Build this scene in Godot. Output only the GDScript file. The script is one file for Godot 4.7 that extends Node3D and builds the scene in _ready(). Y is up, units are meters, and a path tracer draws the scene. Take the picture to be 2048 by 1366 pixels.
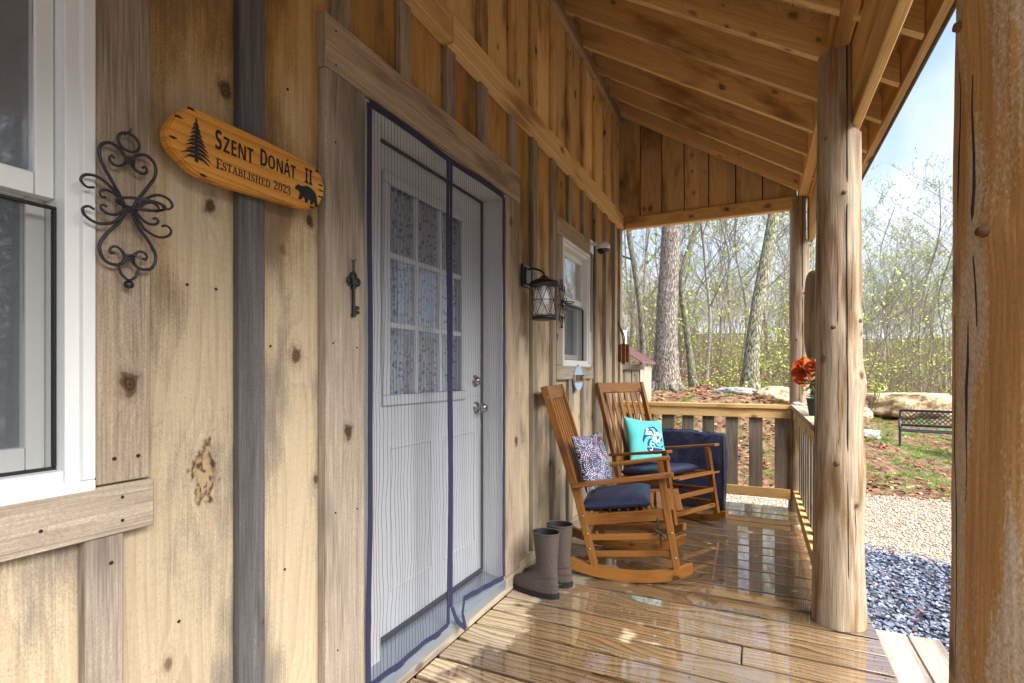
extends Node3D
# A cabin porch: board-and-batten wall, wet deck, log posts, rocking chairs, spring woods. y up, metres; wall plane x = 0, porch runs along -z.

const CAM = Vector3(1.268, 1.2, 0.0)
const YAW = 0.44483          # 25.487 degrees
const F = 1030.0             # focal length in photograph pixels
var rng = RandomNumberGenerator.new()
var M = {}
var taken = {}

# ---------------------------------------------------------------- mesh builder
class MB:
	var v = PackedVector3Array()
	var n = PackedVector3Array()
	var uv = PackedVector2Array()
	var col = PackedColorArray()
	var ix = PackedInt32Array()
	func vert(p: Vector3, nn: Vector3, u: Vector2 = Vector2.ZERO, c: Color = Color.WHITE) -> int:
		v.append(p); n.append(nn); uv.append(u); col.append(c)
		return v.size() - 1
	func tri(a: int, b: int, c: int) -> void:
		var g = (v[c] - v[a]).cross(v[b] - v[a])
		ix.append(a)
		if g.dot(n[a] + n[b] + n[c]) >= 0.0:
			ix.append(b); ix.append(c)
		else:
			ix.append(c); ix.append(b)
	func quad(a: int, b: int, c: int, d: int) -> void:
		tri(a, b, c); tri(a, c, d)
	func mesh() -> ArrayMesh:
		var a = []
		a.resize(Mesh.ARRAY_MAX)
		a[Mesh.ARRAY_VERTEX] = v; a[Mesh.ARRAY_NORMAL] = n; a[Mesh.ARRAY_TEX_UV] = uv; a[Mesh.ARRAY_COLOR] = col; a[Mesh.ARRAY_INDEX] = ix
		var m = ArrayMesh.new()
		m.add_surface_from_arrays(Mesh.PRIMITIVE_TRIANGLES, a)
		return m
	# chamfered box; grain axis g (0,1,2); texture runs v along the grain, u across it, in metres
	func box(xf: Transform3D, size: Vector3, ch: float, g: int, off: Vector2, tint: Color) -> void:
		var h = size * 0.5
		ch = minf(ch, minf(h.x, minf(h.y, h.z)) * 0.6)
		var id = {}
		for ax in 3:
			for s in [-1, 1]:
				var nn = Vector3.ZERO
				nn[ax] = s
				var b = (ax + 1) % 3
				var c = (ax + 2) % 3
				var q = []
				for k in [[-1, -1], [1, -1], [1, 1], [-1, 1]]:
					var p = Vector3.ZERO
					p[ax] = s * h[ax]
					p[b] = k[0] * (h[b] - ch)
					p[c] = k[1] * (h[c] - ch)
					var u: Vector2
					if ax == g:
						u = Vector2(p[b], p[c] * 0.3)
					else:
						var o = b if c == g else c
						u = Vector2(p[o] + s * ax * 0.037, p[g])
					var key = [ax, s, k[0], k[1]]
					id[key] = vert(xf * p, (xf.basis * nn).normalized(), u + off, tint)
					q.append(id[key])
				quad(q[0], q[1], q[2], q[3])
		# edges between faces
		for ax in 3:
			var b = (ax + 1) % 3
			var c = (ax + 2) % 3
			for sb in [-1, 1]:
				for sc in [-1, 1]:
					# edge runs along ax; between face b(sb) and face c(sc)
					# face b: its (b+1)=c coord, (b+2)=ax coord ; face c: its (c+1)=ax coord, (c+2)=b coord
					quad(id[[b, sb, sc, -1]], id[[b, sb, sc, 1]], id[[c, sc, 1, sb]], id[[c, sc, -1, sb]])
		for sx in [-1, 1]:
			for sy in [-1, 1]:
				for sz in [-1, 1]:
					tri(id[[0, sx, sy, sz]], id[[1, sy, sz, sx]], id[[2, sz, sx, sy]])
	# tube along points with radius per point; uv u around (0..1 * uw), v metres along
	func tube(pts: Array, rad: Array, sides: int, cap: bool = true, uw: float = 1.0, c: Color = Color.WHITE, c2: Variant = null) -> void:
		var np = pts.size()
		var t0 = (pts[1] - pts[0]).normalized()
		var ref = Vector3.UP if absf(t0.y) < 0.9 else Vector3.RIGHT
		var a = t0.cross(ref).normalized()
		var prev = -1
		var run = 0.0
		for i in np:
			var t = (pts[mini(i + 1, np - 1)] - pts[maxi(i - 1, 0)]).normalized()
			a = (a - t * a.dot(t)).normalized()
			var b = t.cross(a)
			if i > 0:
				run += (pts[i] - pts[i - 1]).length()
			var first = v.size()
			var cc = c if c2 == null else c.lerp(c2, float(i) / (np - 1))
			for k in sides + 1:
				var w = TAU * k / sides
				var d = a * cos(w) + b * sin(w)
				vert(pts[i] + d * rad[i], d, Vector2(uw * k / sides, run), cc)
			if prev >= 0:
				for k in sides:
					quad(prev + k, prev + k + 1, first + k + 1, first + k)
			prev = first
			if cap and (i == 0 or i == np - 1):
				var nn = -t if i == 0 else t
				var m0 = vert(pts[i], nn, Vector2(0.5 * uw, run), cc)
				var r0 = v.size()
				for k in sides + 1:
					vert(v[first + k], nn, Vector2(uw * k / sides, run + 0.02), cc)
				for k in sides:
					tri(m0, r0 + k, r0 + k + 1)
	# lathe round +y through c; profile of Vector2(radius, y)
	func lathe(c: Vector3, prof: Array, sides: int, tint: Color = Color.WHITE) -> void:
		var rows = []
		for i in prof.size():
			var d: Vector2 = prof[mini(i + 1, prof.size() - 1)] - prof[maxi(i - 1, 0)]
			var nr = Vector2(d.y, -d.x).normalized()
			var row = v.size()
			for k in sides + 1:
				var w = TAU * k / sides
				vert(c + Vector3(cos(w) * prof[i].x, prof[i].y, sin(w) * prof[i].x), Vector3(cos(w) * nr.x, nr.y, sin(w) * nr.x), Vector2(float(k) / sides, prof[i].y), tint)
			rows.append(row)
		for i in rows.size() - 1:
			for k in sides:
				quad(rows[i] + k, rows[i] + k + 1, rows[i + 1] + k + 1, rows[i + 1] + k)
	# flat polygon prism: outline in the plane of xf (x, y), thickness along z from 0 to d
	func prism(xf: Transform3D, outline: PackedVector2Array, d: float, tint: Color = Color.WHITE, uvs: float = 1.0) -> void:
		var t = Geometry2D.triangulate_polygon(outline)
		for side in 2:
			var zz = d * side
			var nn = (xf.basis * Vector3(0, 0, 1 if side == 1 else -1)).normalized()
			var f = v.size()
			for p in outline:
				vert(xf * Vector3(p.x, p.y, zz), nn, p * uvs, tint)
			for k in range(0, t.size(), 3):
				tri(f + t[k], f + t[k + 1], f + t[k + 2])
		var cen = Vector2.ZERO
		for p in outline:
			cen += p / outline.size()
		for k in outline.size():
			var p = outline[k]
			var q = outline[(k + 1) % outline.size()]
			var e = q - p
			var nn2 = Vector2(e.y, -e.x).normalized()
			# outward for either winding
			if Geometry2D.is_point_in_polygon((p + q) * 0.5 + nn2 * 0.0005, outline):
				nn2 = -nn2
			var nn = (xf.basis * Vector3(nn2.x, nn2.y, 0)).normalized()
			var a = vert(xf * Vector3(p.x, p.y, 0), nn, p * uvs, tint)
			var b = vert(xf * Vector3(q.x, q.y, 0), nn, q * uvs, tint)
			var c = vert(xf * Vector3(q.x, q.y, d), nn, q * uvs + Vector2(0, d), tint)
			var dd = vert(xf * Vector3(p.x, p.y, d), nn, p * uvs + Vector2(0, d), tint)
			quad(a, b, c, dd)
	# grid of points (rows of equal length) as a smooth sheet
	func sheet(rows: Array, uvs: Array, c: Color = Color.WHITE, flip: bool = false) -> void:
		var h = rows.size()
		var w = rows[0].size()
		var first = v.size()
		for j in h:
			for i in w:
				var dx = rows[j][mini(i + 1, w - 1)] - rows[j][maxi(i - 1, 0)]
				var dy = rows[mini(j + 1, h - 1)][i] - rows[maxi(j - 1, 0)][i]
				var nn = dx.cross(dy).normalized() * (-1.0 if flip else 1.0)
				vert(rows[j][i], nn, uvs[j][i], c)
		for j in h - 1:
			for i in w - 1:
				var a = first + j * w + i
				quad(a, a + 1, a + w + 1, a + w)

# ---------------------------------------------------------------- naming
func numbered(called: String) -> String:
	if not taken.has(called):
		taken[called] = 0
		return called
	taken[called] += 1
	return "%s_%03d" % [called, taken[called]]

func meta(o: Node, label = "", category = "", group = "", kind = "") -> Node:
	if label: o.set_meta("label", label)
	if category: o.set_meta("category", category)
	if group: o.set_meta("group", group)
	if kind: o.set_meta("kind", kind)
	return o

func thing(called: String, at: Vector3, label: String, category: String, group = "", turn = 0.0) -> Node3D:
	var o = Node3D.new()
	o.name = numbered(called)
	o.position = at
	o.rotation.y = turn
	add_child(o, true)
	meta(o, label, category, group)
	return o

func structure(called: String) -> Node3D:
	var o = Node3D.new()
	o.name = numbered(called)
	add_child(o, true)
	o.set_meta("kind", "structure")
	return o

func part(parent: Node, called: String, m: Variant, mat: Material) -> MeshInstance3D:
	var o = MeshInstance3D.new()
	o.name = called if parent != self else numbered(called)
	if m is MB and mat.has_meta("tile"):
		fit_uv(m, mat.get_meta("tile"))
	o.mesh = m.mesh() if m is MB else m
	o.material_override = mat
	parent.add_child(o, true)
	return o

# keeps a piece inside its texture, so that no seam crosses it; a longer piece stretches the grain
func fit_uv(m: MB, tile: Vector2) -> void:
	if m.uv.size() == 0:
		return
	var lo = m.uv[0]
	var hi = m.uv[0]
	for u in m.uv:
		lo = lo.min(u)
		hi = hi.max(u)
	var span = hi - lo
	var sc = Vector2(minf(1.0, tile.x * 0.98 / maxf(span.x, 0.001)), minf(1.0, tile.y * 0.98 / maxf(span.y, 0.001)))
	var room = tile - span * sc
	var at = Vector2(rng.randf() * room.x, rng.randf() * room.y)
	for i in m.uv.size():
		m.uv[i] = (m.uv[i] - lo) * sc + at

func copy_of(o: Node3D) -> Node3D:
	var c = o.duplicate()
	c.name = numbered(str(o.name).rstrip("0123456789").trim_suffix("_"))
	add_child(c, true)
	return c

# one board (axis-aligned box between two corners), a mesh of its own; mode: texture placement
func board(parent: Node, called: String, a: Vector3, b: Vector3, mat: Material, g: int, tint = Color.WHITE, ch = 0.003, world_uv = false, turn = Vector3.ZERO) -> MeshInstance3D:
	var lo = Vector3(minf(a.x, b.x), minf(a.y, b.y), minf(a.z, b.z))
	var hi = Vector3(maxf(a.x, b.x), maxf(a.y, b.y), maxf(a.z, b.z))
	var size = hi - lo
	var cen = (lo + hi) * 0.5
	var off = Vector2(rng.randf() * 3.0, rng.randf() * 3.0)
	var mb = MB.new()
	mb.box(Transform3D(Basis.from_euler(turn), Vector3.ZERO), size, ch, g, off, tint)
	if world_uv:
		# texture laid out for the whole wall: u = -z, v = y
		for i in mb.v.size():
			mb.uv[i] = Vector2(-(mb.v[i].z + cen.z) - 0.285, mb.v[i].y + cen.y - (2.7 if cen.y > 2.75 else 0.0))
	var o = part(parent, called, mb, mat)
	o.position = cen
	return o

# a bar between two points with a rectangular section w (across) x t (thick); up: direction of t
func bar(mb: MB, p0: Vector3, p1: Vector3, w: float, t: float, up: Vector3, ch = 0.004, tint = Color.WHITE, off = Vector2.ZERO) -> void:
	var y = (p1 - p0).normalized()
	var x = y.cross(up).normalized()
	var z = x.cross(y).normalized()
	mb.box(Transform3D(Basis(x, y, z), (p0 + p1) * 0.5), Vector3(w, (p1 - p0).length(), t), ch, 1, off, tint)

func roff() -> Vector2:
	return Vector2(rng.randf() * 2.0, rng.randf() * 2.0)

func tone(base: float, spread: float) -> Color:
	var k = base + rng.randf_range(-spread, spread)
	return Color(k, k * rng.randf_range(0.97, 1.03), k * rng.randf_range(0.94, 1.06))

# rectangle minus rectangles, in (z, y): returns Rect2 list
func carve(r: Rect2, holes: Array) -> Array:
	var todo = [r]
	for h in holes:
		var next = []
		for q in todo:
			if not q.intersects(h):
				next.append(q)
				continue
			var i = q.intersection(h)
			if i.position.y > q.position.y + 0.002:
				next.append(Rect2(i.position.x, q.position.y, i.size.x, i.position.y - q.position.y))
			if i.end.y < q.end.y - 0.002:
				next.append(Rect2(i.position.x, i.end.y, i.size.x, q.end.y - i.end.y))
			if i.position.x > q.position.x + 0.002:
				next.append(Rect2(q.position.x, q.position.y, i.position.x - q.position.x, q.size.y))
			if i.end.x < q.end.x - 0.002:
				next.append(Rect2(i.end.x, q.position.y, q.end.x - i.end.x, q.size.y))
		todo = next
	return todo

# photograph pixel and depth along the view axis -> point; used for things whose depth is known from what they stand on
func at_depth(px: float, py: float, w: float) -> Vector3:
	var r = w * (px - 1024.0) / F
	return Vector3(CAM.x + r * cos(YAW) - w * sin(YAW), CAM.y - w * (py - 748.0) / F, -(r * sin(YAW) + w * cos(YAW)))

# ---------------------------------------------------------------- textures
func noise(sd: int, freq: float, octaves = 3, kind = FastNoiseLite.TYPE_SIMPLEX_SMOOTH) -> FastNoiseLite:
	var f = FastNoiseLite.new()
	f.seed = sd
	f.noise_type = kind
	f.frequency = freq
	f.fractal_octaves = octaves
	if octaves <= 1:
		f.fractal_type = FastNoiseLite.FRACTAL_NONE
	return f

# noise image stretched along y by making it short and resizing
func streaks(w: int, h: int, short: int, freq: float, sd: int, octaves = 3) -> Image:
	var im = noise(sd, freq, octaves).get_image(w, short, false, false, true)
	im.resize(w, h, Image.INTERPOLATE_CUBIC)
	im.convert(Image.FORMAT_L8)
	return im

# wood: u across the grain (mw metres over w pixels), v along it (mh over h). P holds the look. Returns [albedo, relief]
func wood(w: int, h: int, mw: float, mh: float, P: Dictionary) -> Array:
	var sd: int = P.seed
	var r = RandomNumberGenerator.new()
	r.seed = sd
	var light: Color = P.light
	var dark: Color = P.dark
	var stain: Color = P.stain
	var ring: float = P.ring
	var warp: float = P.warp
	var ring_amp: float = P.ring_amp
	var fib_amp: float = P.fiber
	var spk_amp: float = P.get("speckle", 0.0)
	var st_lo: float = P.get("st_lo", 0.2)
	var st_hi: float = P.get("st_hi", 0.6)
	var bw: float = P.get("board", 10.0)
	var tone_var: float = P.get("tone_var", 0.0)
	var b0: float = P.get("board0", 0.0)
	var grit: float = P.get("grit", 0.25)
	var st_grain: float = P.get("st_grain", 0.7)
	var warp_fy: float = P.get("warp_fy", 0.45)
	var st_amt: float = P.get("st_amt", 0.7)
	var st_fx: float = P.st_fx
	var st_fy: float = P.st_fy
	var has_gold: bool = P.has("gold")
	var gold: Color = P.get("gold", Color.WHITE)
	var g_lo: float = P.get("gold_from", 1.5)
	var g_hi: float = P.get("gold_to", 2.3)
	var fib = streaks(w, h, maxi(int(h * P.get("fiber_short", 0.04)), 8), 0.35, sd + 1, 3).get_data()
	var coarse = streaks(w, h, maxi(int(h * 0.06), 8), 0.06, sd + 2, 3).get_data()
	var spk = noise(sd + 3, 0.42, 2).get_image(w, h, false, false, true).get_data()
	var dust = noise(sd + 7, 1.1, 1, FastNoiseLite.TYPE_VALUE).get_image(w, h, false, false, true).get_data()
	var sim = noise(sd + 6, 0.01, 5)
	sim.frequency = st_fx * mw / (w / 4.0)
	var sti = Image.create(1, 1, false, Image.FORMAT_L8)
	sti = sim.get_image(w / 4, maxi(int(mh * st_fy / (mw * st_fx) * w / 4.0), 16), false, false, true)
	sti.convert(Image.FORMAT_L8)
	sti.resize(w, h, Image.INTERPOLATE_CUBIC)
	var std = sti.get_data()
	var nw = noise(sd + 5, 1.0, 2)
	# boards: random shifts so that neighbours differ
	var nb = int(ceil(mw / bw)) + 2
	var bshift = []
	var btone = []
	var bflat = []
	for k in nb:
		bshift.append(Vector2(r.randf() * 50.0, r.randf() * 50.0))
		btone.append(1.0 + r.randf_range(-tone_var, tone_var))
		bflat.append(r.randf())
	# knots: [x, y, radius, darkness]
	var knots: Array = P.get("knots", []).duplicate()
	for k in P.get("n_knots", 0):
		knots.append([r.randf() * mw, r.randf() * mh, r.randf_range(0.008, 0.022), r.randf_range(0.35, 0.9)])
	var out = PackedByteArray()
	out.resize(w * h * 3)
	var o = 0
	var sx = mw / w
	var sy = mh / h
	for yy in h:
		var Y = yy * sy
		var live = []
		for k in knots:
			if absf(Y - k[1]) < k[2] * 9.0:
				live.append(k)
		var row = yy * w
		for xx in w:
			var X = xx * sx
			var bi = int((X - b0) / bw + 1.0)
			var sh: Vector2 = bshift[bi]
			var lx = X - b0 - (bi - 0.5) * bw
			# plain-sawn figure: rings bend into long arches around the board's middle
			var wv = nw.get_noise_2d(X * 2.2 + sh.x, Y * warp_fy + sh.y)
			var t = lx * ring * (0.35 + 0.65 * minf(absf(lx) * 14.0, 1.0)) + wv * warp
			var kd = 0.0
			var kr = 0.0
			var knot_in = 0.0
			for k in live:
				var dx = (X - k[0]) / k[2]
				var dy = (Y - k[1]) / k[2]
				var d2 = dx * dx * 0.30 + dy * dy * 0.055
				if d2 < 6.0:
					t += 2.2 * exp(-d2)
					var wob = nw.get_noise_2d(X * 30.0, Y * 22.0) * 0.75
					var d = dx * dx + dy * dy * (0.55 if k.size() < 5 else k[4])
					d *= 1.0 + wob
					if k.size() > 4 and d < 3.0:
						# an open knot: a dark broken rim round paler wood with holes
						var rim = exp(-pow((sqrt(d) - 1.0) / 0.22, 2.0)) * clampf(0.45 + 1.1 * nw.get_noise_2d(X * 70.0 + 3.0, Y * 45.0), 0.0, 0.95)
						var hole = clampf(nw.get_noise_2d(X * 40.0 + 9.0, Y * 26.0) * 4.0 - 0.9, 0.0, 1.0) * clampf(1.2 - d, 0.0, 1.0)
						kd = maxf(kd, maxf(rim, hole))
						knot_in = maxf(knot_in, clampf((1.1 - d) * 4.0, 0.0, 1.0))
						continue
					if d < 4.0:
						var e = clampf(1.5 - d, 0.0, 1.0) * k[3]
						if e > kd:
							kd = e
							kr = sqrt(d) * 5.0
						kd = maxf(kd, clampf(0.35 - d * 0.09, 0.0, 1.0) * k[3])
			var f = t - floorf(t)
			f = f * f * f
			var fi = fib[row + xx] / 255.0 - 0.5
			var co = coarse[row + xx] / 255.0 - 0.5
			var s = (spk[row + xx] + dust[row + xx]) / 510.0 - 0.5
			var mixv = clampf(f * ring_amp + co * 0.5 * fib_amp + fi * fib_amp + s * spk_amp + 0.25, 0.0, 1.0)
			var sn = (std[row + xx] / 255.0 - 0.5) * 1.7
			var q = clampf((sn + s * st_grain + fi * 0.35 - st_lo) / (st_hi - st_lo), 0.0, 1.0)
			var c = light.lerp(dark, mixv)
			if q > 0.0:
				c = c.lerp(stain, q * st_amt)
			if has_gold:
				var qg = clampf((Y + sn * 0.55 + co * 0.5 + s * 0.25 - g_lo) / (g_hi - g_lo), 0.0, 1.0)
				c = c.lerp(Color(c.r * gold.r, c.g * gold.g, c.b * gold.b), qg)
			if knot_in > 0.0:
				c = c.lerp(Color(0.68, 0.56, 0.40), knot_in * 0.6)
			if kd > 0.0:
				c = c.lerp(Color(0.16, 0.085, 0.04), clampf(kd * (0.80 + 0.12 * sin(kr * 3.0) + s * 0.5), 0.0, 0.95))
			var tn: float = btone[bi] * (1.0 + s * grit)
			out[o] = clampi(int(c.r * tn * 255.0), 0, 255)
			out[o + 1] = clampi(int(c.g * tn * 255.0), 0, 255)
			out[o + 2] = clampi(int(c.b * tn * 255.0), 0, 255)
			o += 3
	var im = Image.create_from_data(w, h, false, Image.FORMAT_RGB8, out)
	for i in w * h:
		fib[i] = (int(fib[i]) + int(spk[i])) / 2
	var rel = Image.create_from_data(w, h, false, Image.FORMAT_L8, fib)
	rel.resize(w / 2, h / 2)
	return [im, rel]

func tex(im: Image) -> ImageTexture:
	return ImageTexture.create_from_image(im)

func wood_mat(called: String, t: Array, mw: float, mh: float, rough: float, relief: float, tint = Color.WHITE) -> StandardMaterial3D:
	var m = StandardMaterial3D.new()
	m.resource_name = called
	m.albedo_texture = tex(t[0])
	m.albedo_color = tint
	m.vertex_color_use_as_albedo = true
	m.uv1_scale = Vector3(1.0 / mw, 1.0 / mh, 1)
	m.roughness = rough
	m.metallic_specular = 0.35
	m.set_meta("tile", Vector2(mw, mh))
	if relief > 0.0:
		m.heightmap_enabled = true
		m.heightmap_texture = tex(t[1])
		m.heightmap_scale = relief
	return m

func plain(called: String, c: Color, rough: float, metal = 0.0, spec = 0.5) -> StandardMaterial3D:
	var m = StandardMaterial3D.new()
	m.resource_name = called
	m.albedo_color = c
	m.roughness = rough
	m.metallic = metal
	m.metallic_specular = spec
	return m

# mottled material from noise with a colour ramp, mapped in world or object space
func mottled(called: String, ramp: Array, size: float, freq: float, rough: float, relief = 0.0, sd = 1, octaves = 5, world = true, px = 512) -> StandardMaterial3D:
	var g = Gradient.new()
	var offs = PackedFloat32Array()
	var cols = PackedColorArray()
	for k in ramp:
		offs.append(k[0]); cols.append(k[1])
	g.offsets = offs
	g.colors = cols
	var nt = NoiseTexture2D.new()
	nt.width = px; nt.height = px
	nt.seamless = true
	nt.noise = noise(sd, freq, octaves)
	nt.color_ramp = g
	var m = StandardMaterial3D.new()
	m.resource_name = called
	m.albedo_texture = nt
	m.vertex_color_use_as_albedo = true
	m.roughness = rough
	m.metallic_specular = 0.3
	m.uv1_triplanar = true
	m.uv1_world_triplanar = world
	m.uv1_scale = Vector3.ONE / size
	if relief > 0.0:
		var hn = NoiseTexture2D.new()
		hn.width = px; hn.height = px
		hn.seamless = true
		hn.noise = nt.noise
		m.heightmap_enabled = true
		m.heightmap_texture = hn
		m.heightmap_scale = relief
	return m

# ---------------------------------------------------------------- materials
func make_materials() -> void:
	var low = wood(1536, 1024, 2.68, 2.7, {"seed": 11, "light": Color(0.80, 0.735, 0.61), "dark": Color(0.54, 0.455, 0.35), "stain": Color(0.38, 0.35, 0.33), "ring": 34.0, "warp": 2.6, "ring_amp": 0.2, "fiber": 0.30, "speckle": 1.7, "grit": 0.7,
		"st_fx": 3.6, "st_fy": 1.35, "st_lo": -0.06, "st_hi": 0.50, "st_amt": 0.68, "st_grain": 1.0, "board": 0.335, "board0": 0.0, "tone_var": 0.07, "n_knots": 14, "gold": Color(0.98, 0.84, 0.58), "gold_from": 1.35, "gold_to": 2.35,
		"knots": [[0.557, 0.945, 0.027, 1.0, 0.19], [0.845, 1.254, 0.017, 0.8], [0.574, 1.631, 0.014, 0.9], [0.899, 1.68, 0.013, 0.9], [0.923, 0.865, 0.010, 0.8], [0.747, 1.846, 0.008, 0.6]]})
	M.wall = wood_mat("weathered wall boards", low, 2.68, 2.7, 0.85, 0.22)
	var high = wood(1024, 640, 2.68, 1.6, {"seed": 23, "grit": 0.4, "light": Color(0.97, 0.86, 0.60), "dark": Color(0.80, 0.62, 0.36), "stain": Color(0.40, 0.27, 0.13), "ring": 40.0, "warp": 3.2, "ring_amp": 0.42, "fiber": 0.45, "speckle": 0.5,
		"st_fx": 3.5, "st_fy": 1.2, "st_lo": 0.2, "st_hi": 0.7, "st_amt": 0.55, "board": 0.335, "board0": 0.0, "tone_var": 0.09, "n_knots": 16})
	M.gold = wood_mat("golden sheltered boards", high, 2.68, 1.6, 0.75, 0.16)
	M.wall.remove_meta("tile")
	M.gold.remove_meta("tile")
	var grey = wood(512, 1024, 0.9, 2.7, {"seed": 37, "grit": 0.5, "light": Color(0.74, 0.68, 0.60), "dark": Color(0.50, 0.44, 0.37), "stain": Color(0.37, 0.33, 0.30), "ring": 45.0, "warp": 1.6, "ring_amp": 0.22, "fiber": 0.75, "speckle": 0.45,
		"st_fx": 5.0, "st_fy": 0.9, "st_lo": 0.1, "st_hi": 0.6, "st_amt": 0.6, "board": 0.18, "tone_var": 0.06, "n_knots": 9})
	M.trim = wood_mat("grey rough-sawn trim", grey, 0.9, 2.7, 0.88, 0.22)
	var roof = wood(512, 1024, 0.9, 2.3, {"seed": 53, "grit": 0.35, "light": Color(0.94, 0.81, 0.58), "dark": Color(0.76, 0.59, 0.37), "stain": Color(0.42, 0.28, 0.13), "ring": 36.0, "warp": 3.0, "ring_amp": 0.35, "fiber": 0.4, "speckle": 0.35,
		"st_fx": 3.0, "st_fy": 1.0, "st_lo": 0.25, "st_hi": 0.8, "st_amt": 0.6, "board": 0.22, "tone_var": 0.10, "n_knots": 16})
	M.roof = wood_mat("orange pine roof timber", roof, 0.9, 2.3, 0.7, 0.06)
	M.beam = wood_mat("pale beam timber", roof, 0.9, 2.3, 0.75, 0.08, Color(1.0, 0.97, 0.9))
	M.chair = wood_mat("oiled chair wood", roof, 0.9, 2.3, 0.38, 0.0, Color(0.62, 0.49, 0.34))
	var log = wood(512, 1024, 0.65, 2.8, {"seed": 71, "grit": 0.5, "light": Color(0.75, 0.68, 0.58), "dark": Color(0.42, 0.34, 0.25), "stain": Color(0.45, 0.33, 0.19), "ring": 30.0, "warp": 1.4, "ring_amp": 0.2, "fiber": 0.7, "speckle": 0.9,
		"st_fx": 9.0, "st_fy": 1.1, "st_lo": 0.05, "st_hi": 0.5, "st_amt": 0.75, "n_knots": 7, "board": 9.0})
	M.log = wood_mat("peeled log", log, 0.65, 2.8, 0.6, 0.45)
	var log2 = wood(512, 1024, 0.65, 2.8, {"seed": 72, "grit": 0.5, "light": Color(0.74, 0.57, 0.35), "dark": Color(0.50, 0.34, 0.17), "stain": Color(0.70, 0.64, 0.56), "ring": 30.0, "warp": 1.4, "ring_amp": 0.2, "fiber": 0.6, "speckle": 0.7,
		"st_fx": 14.0, "st_fy": 1.4, "st_lo": 0.02, "st_hi": 0.25, "st_amt": 0.8, "n_knots": 9, "board": 9.0})
	M.log_orange = wood_mat("peeled orange log", log2, 0.65, 2.8, 0.55, 0.45)
	make_deck_material()
	M.step = M.trim.duplicate()
	M.step.roughness = 0.22
	M.step.metallic_specular = 0.5
	M.white = plain("white vinyl", Color(0.86, 0.86, 0.84), 0.35)
	M.door = plain("white painted door", Color(0.83, 0.84, 0.85), 0.4)
	M.black = plain("black rubber", Color(0.05, 0.05, 0.06), 0.6)
	M.iron = plain("dark wrought iron", Color(0.20, 0.19, 0.21), 0.42, 0.5)
	M.lampblack = plain("black lamp paint", Color(0.07, 0.075, 0.09), 0.4)
	M.sill = plain("grey aluminium sill", Color(0.62, 0.66, 0.70), 0.3, 0.6)
	M.nickel = plain("satin nickel", Color(0.62, 0.6, 0.57), 0.25, 1.0)
	M.ribbon = plain("navy violet binding", Color(0.14, 0.14, 0.26), 0.85)
	M.ribbon.rim_enabled = true
	M.ribbon.rim = 0.3
	M.dark_room = plain("brown room boards", Color(0.42, 0.31, 0.22), 0.9)
	var glass = StandardMaterial3D.new()
	glass.resource_name = "window glass"
	glass.transparency = BaseMaterial3D.TRANSPARENCY_ALPHA
	glass.albedo_color = Color(0.9, 0.95, 0.97, 0.06)
	glass.roughness = 0.02
	glass.metallic_specular = 0.7
	M.glass = glass
	var screen = StandardMaterial3D.new()
	screen.resource_name = "fine insect screen"
	screen.transparency = BaseMaterial3D.TRANSPARENCY_ALPHA
	screen.albedo_color = Color(0.20, 0.21, 0.23, 0.30)
	screen.roughness = 0.8
	M.screen = screen
	var net = StandardMaterial3D.new()
	net.resource_name = "sheer black netting"
	net.transparency = BaseMaterial3D.TRANSPARENCY_ALPHA
	net.albedo_color = Color(0.38, 0.39, 0.44, 0.28)
	net.roughness = 0.8
	M.net = net
	M.thread = plain("dark netting stripe", Color(0.16, 0.16, 0.2), 0.8)
	# outdoors
	M.earth = mottled("damp earth", [[0.0, Color(0.22, 0.16, 0.11)], [0.4, Color(0.36, 0.28, 0.20)], [0.6, Color(0.44, 0.36, 0.26)], [1.0, Color(0.58, 0.50, 0.38)]], 1.7, 0.02, 0.95, 1.5, 5)
	M.gravel = mottled("tan crushed gravel", [[0.0, Color(0.46, 0.40, 0.33)], [0.42, Color(0.64, 0.58, 0.49)], [0.58, Color(0.73, 0.67, 0.58)], [1.0, Color(0.84, 0.79, 0.71)]], 0.30, 0.09, 0.9, 0.8, 6, 3)
	M.slatebed = mottled("slate bed", [[0.0, Color(0.08, 0.08, 0.10)], [0.5, Color(0.20, 0.21, 0.25)], [1.0, Color(0.36, 0.38, 0.44)]], 0.25, 0.08, 0.7, 0.8, 7, 3)
	M.bark = bark_mat("furrowed grey bark", Color(0.30, 0.27, 0.24), Color(0.66, 0.62, 0.57), 91)
	M.moss = bark_mat("mossy bark", Color(0.26, 0.25, 0.16), Color(0.66, 0.65, 0.56), 92)
	M.thin_bark = bark_mat("thin grey bark", Color(0.50, 0.47, 0.44), Color(0.78, 0.75, 0.71), 93)
	var leaf = plain("spring leaves", Color(1, 1, 1), 0.6)
	leaf.vertex_color_use_as_albedo = true
	leaf.backlight_enabled = true
	leaf.backlight = Color(0.6, 0.6, 0.5)
	M.leaf = leaf
	M.tinted = plain("tinted matte", Color(1, 1, 1), 0.75)
	M.tinted.vertex_color_use_as_albedo = true
	M.chip = plain("wet slate chips", Color(1, 1, 1), 0.45)
	M.chip.vertex_color_use_as_albedo = true
	M.rock = mottled("pale sandstone", [[0.0, Color(0.46, 0.37, 0.26)], [0.35, Color(0.66, 0.56, 0.42)], [0.6, Color(0.76, 0.68, 0.55)], [1.0, Color(0.86, 0.80, 0.70)]], 0.9, 0.015, 0.9, 2.0, 8, 5, false)
	M.grey_rock = mottled("grey stone", [[0.0, Color(0.36, 0.36, 0.36)], [0.5, Color(0.58, 0.58, 0.57)], [1.0, Color(0.74, 0.73, 0.71)]], 0.7, 0.015, 0.9, 2.0, 9, 5, false)

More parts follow.
